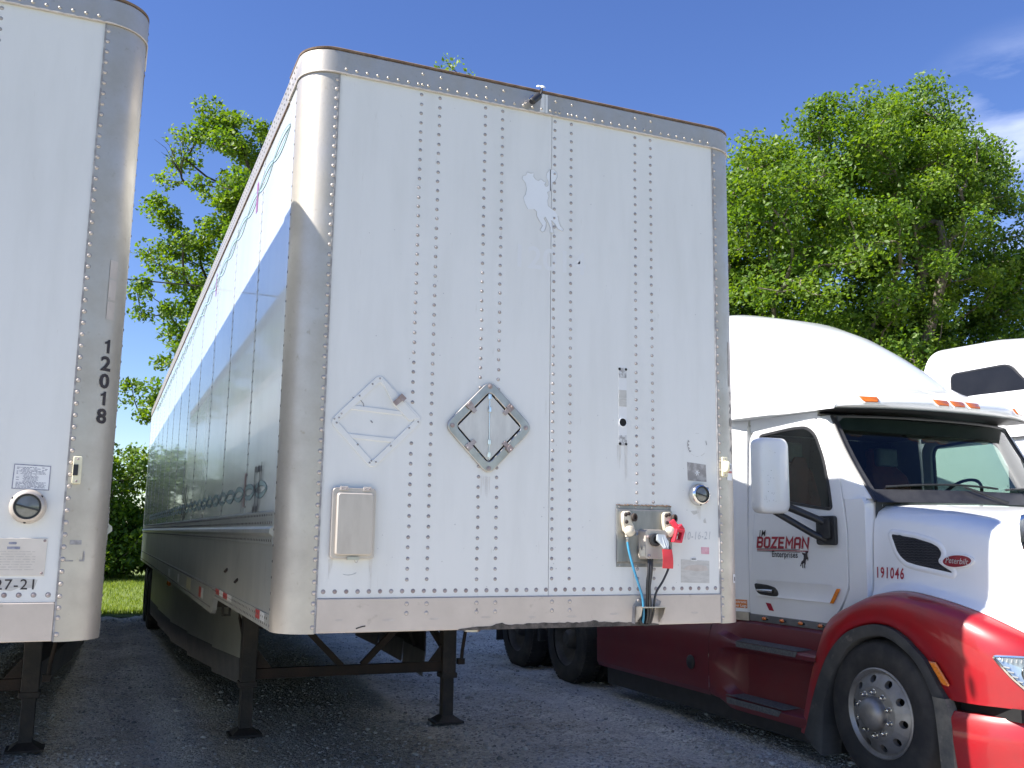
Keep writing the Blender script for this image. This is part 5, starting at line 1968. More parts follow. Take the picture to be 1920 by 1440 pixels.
def build_truck(root, sides=(-1, 1), detail=True, white=False):
    RED = 'cabwhite' if white else 'cabred'
    DUST_SHADE = 'cabwhite' if white else 'cabred_dusty_shaded'
    # ---------------- hood
    ys = list(np.linspace(-.62, .968, 26))
    rows = []
    for y in ys:
        h = hood_half(y)
        rows.append([(u, y, z) for u, z in h[::-1]] + [(-u, y, z) for u, z in h[1:]])
    MB().grid(rows).build("hood", 'cabwhite', root, smooth=60)
    # grille at the nose
    h = hood_half(-.62)
    loop = [(u * .98, -.60, z - .01) for u, z in h[::-1]] + [(-u * .98, -.60, z - .01) for u, z in h[1:]]
    MB().prism(loop + [(.40, -.62, .50), (-.40, -.62, .50)], (0, .05, 0)).build("grille", 'mesh_black', root, smooth=None)
    MB().ring([(a, -.66, b) for a, b in rrect(-.46, .46, .52, 1.32, .08)], [(a, -.66, b) for a, b in rrect(-.40, .40, .58, 1.26, .06)], (0, .06, 0)).build("grille_surround", 'chrome', root, bevel=.006)
    # ---------------- fenders
    N = 56
    FI = catmull(FEN_IN, N)
    FO = catmull(FEN_OUT, N)
    FL = catmull(FLARE_IN, N)
    prof = [(0, -1.205), (.06, -1.232), (.2, -1.245), (.42, -1.248), (.60, -1.235), (.74, -1.208), (.86, -1.165), (.95, -1.11), (1.0, -1.062)]
    for s in sides:
        rows = []
        for t, u in prof:
            k = 1 - (1 - t) ** 1.55
            row = []
            for i in range(N):
                y = FI[i][0] + (FO[i][0] - FI[i][0]) * k
                z = FI[i][1] + (FO[i][1] - FI[i][1]) * k
                uu = u
                if i < 20:  # behind the wheel the band stays flat against the steps
                    f = min(1.0, (20 - i) / 8)
                    uu = u * (1 - f) + (-1.235 + .035 * t) * f
                row.append((-s * uu * taper(y), y, z))
            rows.append(row)
        MB().grid(rows).build("fender", RED, root, smooth=60)
        # flare round the wheel opening
        rows = []
        for t, du in ((0, -1.20), (.04, -1.238), (.5, -1.245), (.93, -1.235), (1, -1.22), (1.02, -1.05)):
            rows.append([(-s * du * taper(a[0]), a[0] + (b[0] - a[0]) * t, a[1] + (b[1] - a[1]) * t) for a, b in zip(FI, FL)])
        MB().grid(rows).build("fender_flare", 'flare', root, smooth=50)
        # dark wheel well
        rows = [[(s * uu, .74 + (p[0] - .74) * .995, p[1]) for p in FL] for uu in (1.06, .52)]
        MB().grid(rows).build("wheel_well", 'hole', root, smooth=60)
        # lower bumper corner and its dirty flare
        yy = [.115, .0, -.15, -.3, -.45, -.58, -.68]
        for nm, z0, z1, mt in (("bumper", .22, .605, RED),):
            rows = []
            for y in yy:
                T = taper(y)
                y2 = y
                rows.append([(s * 1.15 * T, y2 + .03, z1 - .012), (s * 1.215 * T, y2, z1 - .012), (s * 1.245 * T, y2, z1 - .05), (s * 1.25 * T, y2, (z0 + z1) / 2), (s * 1.235 * T, y2, z0 + .03), (s * 1.15 * T, y2 + .03, z0)])
            MB().grid(rows).build(nm, mt, root, smooth=50)
        rows = []
        for z, a, b in ((.66, .262, .150), (.60, .248, .126), (.5, .236, .112), (.38, .226, .106), (.20, .214, .10)):
            rows.append([(s * 1.17, a, z), (s * 1.236, a - .004, z), (s * 1.246, (a + b) / 2, z), (s * 1.243, b, z), (s * 1.18, b - .01, z)])
        MB().grid(rows).build("flare_end", 'flare_dirty', root, smooth=50)
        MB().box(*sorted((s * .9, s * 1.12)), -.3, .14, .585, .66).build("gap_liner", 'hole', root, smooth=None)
    MB().box(-.62, .62, -.74, -.60, .22, .60).build("bumper", RED, root, bevel=.03)
    # ---------------- cab sides (door, window, pillars)
    door = [(2.37, .99), (2.37, 1.70), (2.36, 2.50), (2.30, 2.575), (1.78, 2.612), (1.545, 2.612), (1.415, 2.545), (1.29, 2.33), (1.20, 1.94), (1.170, 1.70), (1.178, 1.28), (1.262, 1.14), (1.40, 1.0)]
    win = [(2.265, 1.965), (2.262, 2.20), (2.255, 2.46), (2.215, 2.53), (1.785, 2.553), (1.612, 2.545), (1.505, 2.475), (1.405, 2.27), (1.338, 2.03), (1.312, 1.885), (1.345, 1.862), (1.55, 1.885), (1.85, 1.93)]
    door = round_poly(door, .05, 3)
    win = round_poly(win, .06, 3)
    for s in sides:
        def P(y, z, d=0.0):
            tum = 0.0 if z < 1.9 else (z - 1.9) * .05
            return (s * (1.05 + d - tum), y, z)
        D = empty("door", (0, 0, 0), root)
        q = MB()
        q.ring([P(y, z) for y, z in door], [P(y, z) for y, z in win], (-s * .04, 0, 0))
        q.build("door_panel", 'cabwhite', D, smooth=None, bevel=.006)
        q = MB()
        wi = inset(win, .022)
        q.ring([P(y, z, .004) for y, z in win], [P(y, z, .004) for y, z in wi], (-s * .02, 0, 0))
        q.build("window_trim", 'black', D, smooth=None, bevel=.002)
        q = MB()
        q.add([P(y, z, -.012) for y, z in wi], [tuple(range(len(wi)))])
        q.build("window_pane", 'glass_side' if not white else 'glass_dark', D, smooth=None)
        # raised lower panel line and handle
        rows = []
        for y in (2.26, 1.9, 1.6, 1.34):
            z1 = 1.300
            z0 = 1.165
            rows.append([P(y, z1, .001), P(y, z1 - .03, -.008), P(y, z0 + .03, -.008), P(y - 0.0, z0, .001)])
        q = MB()
        q.grid([[(a[0] + s * .009, a[1], a[2]) for a in r_] for r_ in rows])
        q.build("door_relief", 'cabwhite', D, smooth=25)
        hp = [(2.300, 1.268), (2.12, 1.262), (2.02, 1.245), (1.984, 1.21), (1.985, 1.178), (2.03, 1.17), (2.22, 1.178), (2.27, 1.20)]
        q = MB()
        hr = round_poly(hp, .03, 3)
        q.prism([P(y, z, .0085) for y, z in hr], (-s * .03, 0, 0))
        q.build("handle_recess", 'black', D, smooth=None, bevel=.003)
        q = MB()
        q.tube([P(2.25, 1.214, .014), P(2.20, 1.214, .026), P(2.08, 1.216, .03), P(2.03, 1.212, .022)], [.008, .011, .014, .017], 8)
        q.build("handle", 'chrome', D, smooth=60)
        q = MB()
        q.prism([P(y, z, .0105) for y, z in ((1.285, 1.276), (1.245, 1.277), (1.325, 1.164), (1.366, 1.162))], (s * .006, 0, 0))
        q.build("side_reflector", 'amber_bright', D, smooth=None, bevel=.002)
        # cowl panel and windscreen pillar
        q = MB()
        cp = [(1.186, 1.945), (1.160, 1.70), (1.168, 1.276), (1.250, 1.132), (1.30, 1.08), (1.23, 1.06), (1.10, 1.10), (.985, 1.18), (.974, 1.90), (1.0, 1.95)]
        q.prism([P(y, z, -.002) for y, z in cp], (-s * .04, 0, 0))
        q.build("cowl_panel", 'cabwhite', root, smooth=None, bevel=.006)
        MB().prism([(s * 1.048, .985, 1.16), (s * 1.048, .976, 1.90), (s * .90, .968, 1.93), (s * .90, .968, 1.1)], (0, .02, 0)).build("cowl_return", 'cabwhite', root, smooth=None)
        MB().prism([(s * 1.046, .978, 1.905), (s * 1.04, 1.19, 1.955), (s * .975, 1.0, 1.955), (s * .90, .95, 1.94), (s * .90, .966, 1.925)], (0, 0, -.05)).build("cowl_corner", 'cabwhite', root, smooth=None)
        rows = []
        for t in np.linspace(0, 1, 12):
            z = 1.945 + (2.615 - 1.945) * t
            yd = lerp_tab([(1.94, 1.190), (2.33, 1.278), (2.50, 1.375), (2.545, 1.403), (2.62, 1.53)], z)
            yw = .955 + (1.41 - .955) * t + .03 * math.sin(math.pi * t)
            uw = .985 - .035 * t
            ud = 1.05 - max(0, (z - 1.9) * .05)
            rows.append([(s * (ud - .04), yd + .01, z), (s * ud, yd, z), (s * (ud - .001), yd - .02, z), (s * (uw + .012), yw + .012, z), (s * uw, yw, z), (s * (uw - .03), yw + .03, z)])
        MB().grid(rows).build("pillar", 'cabwhite', root, smooth=30)
        # sleeper side flaring outwards behind the door
        rows = []
        for y, u, b in ((2.376, .98, 0), (2.376, 1.049, 0), (2.42, 1.056, 0), (2.78, 1.205, 0), (2.86, 1.222, 0), (3.6, 1.225, 0), (4.72, 1.225, 0), (4.74, 1.20, 0)):
            rows.append([(s * u, y, .99), (s * u, y, 1.6), (s * u, y, 2.2), (s * (u - .02), y, 2.60), (s * (u - .04), y, 2.69)])
        MB().grid(rows).build("sleeper_side", 'cabwhite', root, smooth=28)
        q = MB()
        q.box(*sorted((s * 1.0, s * 1.035)), 1.10, 2.60, .90, 1.02)
        q.build("cab_sill", 'sill', root, smooth=None, bevel=.004)
        MB().box(*sorted((s * 1.0, s * 1.058)), 1.42, 2.365, .953, 1.012).build("sill_strip", 'sill', root, smooth=None, bevel=.004)
        MB().prism([(s * 1.062, 2.372, .95), (s * 1.062, 2.372, 1.02), (s * 1.19, 2.78, 1.02), (s * 1.19, 2.78, .95)], (-s * .03, 0, 0)).build("sill_end", 'steel', root, smooth=None)
        if not white:
            for y in (2.179, 1.953, 1.724, 1.496):
                l = empty("sill_lamp", (s * 1.058, y, .985), root)
                rows = [[(s * d, -.012 + a * .028 * w, b * .014 * w) for a, b in [(math.cos(t), math.sin(t)) for t in np.linspace(0, 6.283, 13)[:-1]]] for w, d in ((1.15, 0), (1.0, .008), (.6, .015), (.05, .017))]
                MB().loft(rows).build("lamp_lens", 'amber', l, smooth=60)
                MB().prism([(s * .001, -.03, .016), (s * .001, -.065, .002), (s * .001, -.07, -.006), (s * .001, -.03, -.016), (s * .001, .012, -.017), (s * .001, .012, .017)], (s * .004, 0, 0)).build("lamp_base", 'chrome', l, smooth=None)
        # ---------------- side fairings and steps
        tank = [(1.03, 1.0), (1.12, .955), (1.185, .87), (1.205, .78), (1.215, .62), (1.21, .58), (1.215, .56), (1.215, .33), (1.19, .285), (1.10, .27)]
        rows = [[(s * u, y, z) for u, z in tank] for y in (2.76, 3.4, 4.1, 4.82)]
        q = MB().grid(rows)
        q.build("tank_fairing", DUST_SHADE, root, smooth=28)
        MB().prism([(s * u, 4.82, z) for u, z in tank] + [(s * .6, 4.82, .27), (s * .6, 4.82, 1.0)], (0, .01, 0)).build("fairing_end", DUST_SHADE, root, smooth=None)
        if s < 0:
            q = MB().lathe([(.062, 0), (.062, .012), (.05, .02), (.0, .022)], (s * 1.214, 3.03, .535), (s, 0, 0), 24)
            q.build("filler_cap", 'black', root, smooth=50)
        step = [(1.03, .965), (1.085, .93), (1.10, .86), (1.105, .800), (1.215, .785), (1.228, .765), (1.222, .735), (1.12, .712), (1.09, .68), (1.085, .42), (1.10, .345), (1.205, .325), (1.232, .305), (1.236, .27), (1.225, .232), (1.12, .225)]
        rows = [[(s * u, y, z) for u, z in step] for y in (1.36, 1.60, 2.30, 2.36)]
        MB().grid(rows).build("step_fairing", DUST_SHADE, root, smooth=28)
        blend = []
        for t in np.linspace(0, 1, 6):
            row = []
            for k in range(len(step)):
                u0, z0 = step[k]
                j = k / (len(step) - 1) * (len(tank) - 1)
                i0 = min(int(j), len(tank) - 2)
                f = j - i0
                ut = tank[i0][0] * (1 - f) + tank[i0 + 1][0] * f
                ztk = tank[i0][1] * (1 - f) + tank[i0 + 1][1] * f
                e = t * t * (3 - 2 * t)
                # the recess ends in a wall, so the middle comes out quickly
                row.append((s * (u0 * (1 - e) + ut * e), 2.36 + .395 * t, z0 * (1 - e) + ztk * e))
            blend.append(row)
        MB().grid(blend).build("fairing_panel", DUST_SHADE, root, smooth=30)
        q = MB()
        q.prism([(s * 1.112, 1.53, .8015), (s * 1.224, 1.56, .7885), (s * 1.224, 2.34, .7885), (s * 1.112, 2.37, .8015)], (0, 0, .004))
        q.build("step_tread", 'tread', root, smooth=None)
        q = MB()
        q.prism([(s * 1.226, 1.56, .7845), (s * 1.2295, 1.58, .745), (s * 1.2295, 2.33, .745), (s * 1.226, 2.34, .7845)], (s * .003, 0, 0))
        q.build("step_tread", 'tread', root, smooth=None)
        q = MB()
        q.prism([(s * 1.115, 1.68, .3465), (s * 1.225, 1.74, .326), (s * 1.225, 2.50, .33), (s * 1.115, 2.52, .3465)], (0, 0, .005))
        q.prism([(s * 1.232, 1.76, .318), (s * 1.239, 1.79, .272), (s * 1.239, 2.46, .272), (s * 1.232, 2.48, .318)], (s * .003, 0, 0))
        q.build("step_tread", 'tread', root, smooth=None)
        MB().box(*sorted((s * .98, s * 1.12)), 1.40, 4.78, .10, .30).build("lower_valance", 'black', root, smooth=None, bevel=.02)
        # ---------------- mirrors
        Mi = empty("side_mirror", (0, 0, 0), root)
        z0, z1 = 1.835, 2.428
        shell = rrect(-.135, .135, z0, z1, .06, 5)
        zc = (z0 + z1) / 2
        rows = []
        for d, k in ((.055, .93), (.06, .985), (.045, 1.0), (-.01, 1.0), (-.035, .97), (-.05, .90), (-.056, .75), (-.058, .2)):
            rows.append([(s * (1.395 + a * (k if k > .8 else k)), 1.60 + d - s * 0 + a * .12, zc + (z - zc) * (1 - (1 - k) * .5)) for a, z in shell])
        MB().loft(rows).build("mirror_shell", 'cabwhite', Mi, smooth=50)
        MB().loft([[(s * (1.395 + a * .88), 1.662 + a * .12, zc + (z - zc) * .93) for a, z in shell], [(s * (1.395 + a * .86), 1.666 + a * .12, zc + (z - zc) * .92) for a, z in shell]]).build("mirror_glass", 'chrome', Mi, smooth=None)
        q = MB()
        q.tube([(s * 1.30, 1.60, 1.93), (s * 1.255, 1.56, 1.885), (s * 1.12, 1.42, 1.80), (s * 1.06, 1.36, 1.76)], [.028, .03, .028, .032], 8)
        q.tube([(s * 1.36, 1.62, 1.85), (s * 1.28, 1.57, 1.80), (s * 1.13, 1.44, 1.68), (s * 1.06, 1.38, 1.64)], [.02, .026, .026, .03], 8)
        q.build("mirror_arm", 'black', Mi, smooth=60)
        q = MB()
        q.prism([(s * 1.05, y, z) for y, z in rrect(1.262, 1.475, 1.60, 1.822, .025)], (s * .03, 0, 0))
        q.prism([(s * 1.08, y, z) for y, z in rrect(1.30, 1.43, 1.645, 1.80, .02)], (s * .02, 0, 0))
        q.build("mirror_base", 'black', Mi, smooth=None, bevel=.006)
        # hood mirror
        Hm = empty("hood_mirror", (s * 1.03, -.40, 1.70), root)
        rows = [[(s * a, b + dy, c) for a, b, c in [(k * math.cos(t) * .09, 0, k * math.sin(t) * .12) for t in np.linspace(0, 6.283, 17)[:-1]]] for k, dy in ((.9, .03), (1, .02), (1, -.03), (.8, -.07), (.2, -.085))]
        MB().loft([[(max(-.085, min(.085, a * 1.25)), b, max(-.11, min(.11, c * 1.2))) for a, b, c in r_] for r_ in rows]).build("mirror_shell", 'chrome', Hm, smooth=50)
        MB().tube([(0, 0, -.10), (-s * .12, .03, -.22), (-s * .22, .05, -.30)], .016, 8).build("mirror_arm", 'black', Hm, smooth=60)
    # ---------------- windscreen
    nu = 25
    us = np.linspace(-1, 1, nu)

    def ws(u, t, d=0.0):
        a = abs(u)
        y = (.70 + .255 * a ** 2.4) * (1 - t) + (1.225 + .185 * a ** 2.4) * t + .03 * math.sin(math.pi * t)
        return (u * (.985 - .035 * t), y - d, 1.945 + (2.618 - 1.945) * t)
    rows = [[ws(u, t) for u in us] for t in np.linspace(.10, .985, 9)]
    MB().grid(rows).build("windscreen", 'glass', root, smooth=70)
    q = MB()
    q.grid([[ws(u, t, .003) for u in us] for t in (-.04, 0, .05, .105)])
    q.build("windscreen_cowl", 'black', root, smooth=60)
    q = MB()
    edge = [ws(u, .985, .004) for u in us]
    q.tube(edge, .012, 6)
    for s in (-1, 1):
        q.tube([ws(s * .995, t, .004) for t in np.linspace(-.03, .985, 9)], .014, 6)
    q.build("windscreen_seal", 'black', root, smooth=60)
    for s in (-1, 1):
        q = MB()
        q.grid([[ws(s * uu, t, .002) for t in np.linspace(0, .98, 9)] for uu in (.955, .995)])
        q.build("windscreen_frit", 'black', root, smooth=60)
    for ua, ub, uc in ((.04, -.28, -.88), (.86, .42, .16)):
        q = MB()
        pv = Vector(ws(ua, -.02, .03))
        q.tube([pv, Vector(ws((ua + ub) / 2, .06, .04)), Vector(ws(ub, .15, .035))], [.014, .011, .008], 6)
        q.tube([ws(u, .135 + .035 * math.sin((u - uc) * 3), .018) for u in np.linspace(ub + .36, uc, 9)], .0085, 5)
        q.tube([ws(u, .137 + .035 * math.sin((u - uc) * 3), .032) for u in np.linspace(ub + .3, uc + .08, 9)], .006, 5)
        q.build("wiper", 'black', root, smooth=60)
    # ---------------- roof fairing
    st = [  # y, half width, bottom z, height, exponent, plan curve
        (1.075, 1.040, 2.652, .004, 2.6, .215), (1.035, 1.050, 2.648, .035, 3.2, .215), (1.030, 1.055, 2.648, .075, 3.6, .215), (1.055, 1.058, 2.648, .112, 3.6, .21), (1.12, 1.06, 2.65, .145, 3.4, .20),
        (1.24, 1.065, 2.652, .180, 3.4, .185), (1.38, 1.07, 2.655, .225, 3.2, .165), (1.52, 1.075, 2.66, .285, 2.6, .14), (1.68, 1.085, 2.665, .395, 2.3, .11), (1.88, 1.10, 2.67, .555, 2.2, .08),
        (2.12, 1.115, 2.675, .735, 2.2, .05), (2.42, 1.135, 2.68, .91, 2.35, .025), (2.80, 1.205, 2.68, 1.075, 2.6, .01), (3.30, 1.225, 2.68, 1.22, 2.9, 0), (4.0, 1.225, 2.68, 1.325, 3.2, 0), (4.72, 1.225, 2.68, 1.35, 3.2, 0), (4.74, 1.20, 2.69, 1.30, 3.2, 0)]
    if white:
        st = [(y, w, zb, h * .86, n if y < 1.6 else 5.5, pc) for y, w, zb, h, n, pc in st]
    rows = []
    K = 40
    for y, w, zb, h, n, pc in st:
        r_ = []
        for k in range(K + 1):
            th = math.pi * k / K
            c, s_ = math.cos(th), math.sin(th)
            u = w * math.copysign(abs(c) ** (2 / n), c)
            z = zb + h * abs(s_) ** (2 / n)
            r_.append((u, y + pc * (abs(u) / 1.05) ** 2.4, z))
        rows.append(r_)
    q = MB()
    q.grid(rows)
    q.build("roof_fairing", 'cabwhite', root, smooth=50)
    if not white:
        q = MB()
        rr = random.Random(4)
        for _ in range(150):
            i = rr.randrange(3, 11)
            k = rr.randrange(2, K - 2)
            a, b_, c_ = Vector(rows[i][k]), Vector(rows[i + 1][k]), Vector(rows[i][k + 1])
            f, g_ = rr.random(), rr.random()
            p = a + (b_ - a) * f + (c_ - a) * g_
            n_ = (b_ - a).cross(c_ - a).normalized()
            if n_.z < 0:
                n_ = -n_
            q.dome(p - n_ * .002, n_, rr.uniform(.002, .007), .003, 6)
        stuff(q.build("bug_marks", 'residue_dark', root, smooth=None, recalc=False))
        for z_ in (0,):
            q = MB()
            q.tube([(0, rows[i][K // 2][1] - .001, rows[i][K // 2][2] + .0005) for i in range(3, 7)], .004, 5)
            q.build("visor_seam", 'ghost', root, smooth=60)
    rows = [[(u, st[1][0] + st[1][5] * (abs(u) / 1.05) ** 2.4 + .01, 2.650) for u in np.linspace(-1.04, 1.04, 21)], [(u * 1.0, 1.50, 2.652) for u in np.linspace(-1.04, 1.04, 21)]]
    MB().grid(rows).build("visor_underside", 'black', root, smooth=60)  # shadow under the visor put into the colour as plain black
    for s in (-1, 1):
        MB().prism([(s * 1.00, 1.45, 2.651), (s * 1.06, 1.45, 2.651), (s * 1.125, 2.42, 2.676), (s * 1.20, 2.80, 2.678), (s * 1.0, 2.80, 2.678)], (0, 0, .004)).build("fairing_underside", 'cabwhite', root, smooth=None)
        MB().prism([(s * 1.0, 1.50, 2.60), (s * 1.005, 2.36, 2.56), (s * 1.005, 2.36, 2.67), (s * 1.0, 1.50, 2.65)], (-s * .02, 0, 0)).build("roof_gutter", 'cabwhite', root, smooth=None)
    q = MB()
    q.add([(-1.2, 4.735, .99), (1.2, 4.735, .99), (1.2, 4.735, 2.69), (-1.2, 4.735, 2.69)], [(0, 1, 2, 3)])
    q.build("sleeper_back", 'cabwhite', root, smooth=None)
    r_ = rows0 = None
    y, w, zb, h, n, pc = st[-1]
    pts = []
    for k in range(K + 1):
        th = math.pi * k / K
        c, s_ = math.cos(th), math.sin(th)
        pts.append((w * math.copysign(abs(c) ** (2 / n), c), y, zb + h * abs(s_) ** (2 / n)))
    MB().prism(pts, (0, -.01, 0)).build("fairing_back", 'cabwhite', root, smooth=None)
    # clearance lamps on the visor
    for u in (-.80, -.17, 0, .17, .80):
        yv = 1.032 + .214 * (abs(u) / 1.05) ** 2.4
        sl = .214 * 2.4 * (abs(u) / 1.05) ** 1.4 / 1.05 * (1 if u > 0 else -1)
        l = empty("clearance_lamp", (u, yv, 2.722), root)
        d = V(1, sl, 0).normalized()
        nrm = V(d.y, -d.x, 0)
        for nm, mt, w, h, o0, o1 in (("lamp_base", 'cabwhite', .088, .035, -.01, .004), ("lamp_lens", 'amber', .075, .026, .0, .018)):
            shp = [(-w, h * .9), (w * .85, h * .75), (w, 0), (w * .85, -h), (-w * .55, -h), (-w * .8, -h * .3)]
            q = MB()
            rows = []
            for o, kk in ((o0, 1.0), ((o0 + o1) / 2, 1.0), (o1, .82)):
                rows.append([d * a * kk + nrm * o + V(0, 0, b * kk - .0) + V(0, .012 * (b / .03), 0) for a, b in shp])
            q.loft(rows)
            q.build(nm, mt, l, smooth=30)
    # ---------------- cab inside
    C = empty("cab_interior", (0, 0, 0), root)
    MB().box(-1.0, 1.0, 1.0, 4.7, 1.18, 1.22).build("cab_floor", 'cabin', C, smooth=None)
    MB().box(-1.0, 1.0, 2.75, 2.78, 1.22, 2.60).build("sleeper_curtain", 'curtain', C, smooth=None)
    MB().box(-1.0, 1.0, 1.46, 2.8, 2.612, 2.63).build("headliner", 'cabin_light', C, smooth=None)
    q = MB()
    rows = []
    for y, z in ((.93, 1.25), (.90, 1.93), (1.0, 1.965), (1.22, 1.975), (1.32, 1.92), (1.36, 1.80), (1.30, 1.60), (1.25, 1.30)):
        rows.append([(u, y + .06 * (abs(u) ** 2 if y < 1.1 else 0), z) for u in np.linspace(-.96, .96, 9)])
    q.grid(rows)
    q.build("dashboard", 'cabin', C, smooth=40)
    for s in (-1, 1):
        q = MB()
        c = s * .56
        q.loft([[(c + a * .25 * k, b, z) for a, b, z in ((-1, 1.78 - .0, 1.62), (1, 1.78, 1.62), (1, 2.32, 1.60), (-1, 2.32, 1.60))] for k in (1,)] + [[(c + a * .25, b, z) for a, b, z in ((-1, 1.78, 1.76), (1, 1.78, 1.76), (1, 2.32, 1.74), (-1, 2.32, 1.74))]])
        q.build("seat_cushion", 'seat', C, smooth=None, bevel=.04)
        q = MB()
        q.loft([[(c + a * w, y + b * t, z) for a, b in ((-1, -1), (1, -1), (1, 1), (-1, 1))] for w, y, t, z in ((.24, 2.30, .07, 1.72), (.25, 2.36, .075, 2.0), (.235, 2.42, .065, 2.25), (.15, 2.45, .05, 2.33), (.14, 2.47, .05, 2.50))])
        q.build("seat_back", 'seat', C, smooth=None, bevel=.03)
        MB().box(c - .12, c + .12, 2.355, 2.425, 2.33, 2.50).build("headrest", 'seat_grey', C, smooth=None, bevel=.02)
        MB().box(c - .2, c + .2, 1.85, 2.3, 1.22, 1.62).build("seat_base", 'cabin', C, smooth=None)
    q = MB()
    ct, ax = V(.50, 1.52, 1.99), V(0, .75, .66).normalized()
    sx, sy = V(1, 0, 0), ax.cross(V(1, 0, 0))
    q.tube([ct + (sx * math.cos(t) + sy * math.sin(t)) * .22 for t in np.linspace(0, 6.283, 33)], .014, 6, cap=False)
    q.bar(ct - sx * .22, ct + sx * .22, .03, .012)
    q.tube([ct, ct - ax * .35], .03, 8)
    q.build("steering_wheel", 'black', C, smooth=50)
    q = MB()
    q.box(-.10, .10, 1.47, 1.52, 2.49, 2.57)
    q.build("overhead_console", 'cabin', C, smooth=None, bevel=.01)
    MB().prism([(-.80, 2.28, 2.08), (-.62, 2.27, 2.36), (-.50, 2.28, 2.36), (-.42, 2.27, 2.08), (-.45, 2.26, 1.85), (-.75, 2.26, 1.85)], (0, -.03, 0)).build("seat_cover", 'seat', C, smooth=None, bevel=.012)
    MB().box(-.92, .92, 1.36, 1.40, 2.50, 2.61).build("sun_visor", 'cabin', C, smooth=None, bevel=.008)
    # ---------------- chassis
    for s in (-1, 1):
        MB().box(*sorted((s * .38, s * .46)), -.4, 7.75, .78, 1.02).build("frame_rail", 'black_steel', root, smooth=None)
    MB().box(-.55, .55, -.3, .9, .55, 1.2).build("engine", 'black_steel', root, smooth=None, bevel=.05)
    MB().box(-.38, .38, 6.0, 6.7, 1.03, 1.13).build("fifth_wheel", 'black_steel', root, smooth=None, bevel=.03)
    MB().box(-.95, .95, .66, .80, .36, .50).build("front_axle", 'black_steel', root, smooth=None, bevel=.03)
    wp = None
    for y in (5.615, 7.03):
        MB().tube([(-.9, y, .48), (.9, y, .48)], .09, 12).build("axle", 'black_steel', root)
        for s in (-1, 1):
            if wp is None:
                wp = make_dual_wheel(root, s * 1.22, y, s)
            else:
                c = copy_tree(wp, root)
                c.location = (s * 1.22, y, .48)
                if s > 0:
                    c.rotation_euler = (0, 0, math.pi)
    for s in (-1, 1):
        MB().box(s * .9 - .3, s * .9 + .3, 7.72, 7.73, .25, .98).build("mud_flap", 'rubber', root, smooth=None)
        q = MB()
        q.box(s * 1.17 - .05, s * 1.17 + .05, 6.30, 6.36, .38, 1.0)
        q.build("quarter_fender", 'black', root, smooth=None, bevel=.01)
    # ---------------- steer wheels
    for s in sides:
        w = empty("wheel", (s * 1.215, .737, .475), root)
        R = .492
        o = .0
        pr = [(.292, -.005), (.33, .012), (.40, .014), (.445, .004), (.462, -.004), (.476, -.022), (.488, -.045), (R, -.07), (R, -.10), (R - .012, -.103), (R - .012, -.113), (R, -.116), (R, -.145), (R - .012, -.148), (R - .012, -.158), (R, -.161), (R, -.22), (.476, -.255), (.445, -.27), (.33, -.28), (.292, -.26)]
        MB().lathe([(a, b) for a, b in pr], (0, 0, 0), (s, 0, 0), 72, cap=False).build("tyre", 'rubber', w, smooth=38)
        q = MB().lathe([(.300, -.006), (.300, .004), (.290, .010), (.282, .004), (.272, -.012), (.268, -.014)], (0, 0, 0), (s, 0, 0), 64, cap=False)
        # disc with ten hand holes
        f = -.014
        nh = 10
        for k in range(nh):
            a0 = 2 * math.pi * (k - .5) / nh + .16
            a1 = 2 * math.pi * (k + .5) / nh + .16
            outer = []
            for t in np.linspace(0, 1, 9)[:-1]:
                outer.append((.268, a0 + (a1 - a0) * t))
            for t in np.linspace(0, 1, 5)[:-1]:
                outer.append((.268 - (.268 - .178) * t, a1))
            for t in np.linspace(0, 1, 9)[:-1]:
                outer.append((.178, a1 - (a1 - a0) * t))
            for t in np.linspace(0, 1, 5)[:-1]:
                outer.append((.178 + (.268 - .178) * t, a0))
            def lift(r):
                return f + .052 * max(0, min(1, (.268 - r) / .09)) ** .8
            op = [(s * lift(r), r * math.cos(a), r * math.sin(a)) for r, a in outer]
            am = (a0 + a1) / 2
            cy, cz = .226 * math.cos(am), .226 * math.sin(am)
            ip = []
            for x_, y_, z_ in op:
                t = math.atan2(z_ - cz, y_ - cy)
                yy, zz = cy + .0265 * math.cos(t), cz + .0265 * math.sin(t)
                ip.append((s * lift(math.hypot(yy, zz)), yy, zz))
            bp = [(x_ - s * .035, y_, z_) for x_, y_, z_ in ip]
            q.ring(op, ip)
            q.ring(ip, bp)
        q.lathe([(.178, .038), (.165, .042), (.118, .042), (.112, .046), (.108, .06)], (0, 0, 0), (s, 0, 0), 48, cap=False)
        q.build("rim", 'rim', w, smooth=38)
        MB().lathe([(.262, -.055), (.0, -.055)], (0, 0, 0), (s, 0, 0), 32, cap=False).build("brake_drum", 'hole', w)
        MB().lathe([(.108, .05), (.106, .075), (.098, .098), (.08, .115), (.05, .124), (.0, .127)], (0, 0, 0), (s, 0, 0), 40, cap=False).build("hub_cap", 'rim', w, smooth=60)
        nut = None
        for k in range(10):
            t = 2 * math.pi * (k + .5) / 10
            pos = (s * .042, .142 * math.cos(t), .142 * math.sin(t))
            if nut is None:
                nut = MB().lathe([(.0215, 0), (.0215, .006), (.0175, .008), (.0175, .026), (.013, .036), (.0, .040)], (0, 0, 0), (s, 0, 0), 14).build("lug_nut", 'chrome', w, smooth=45)
                nut.location = pos
            else:
                copy_obj(nut, w, pos)


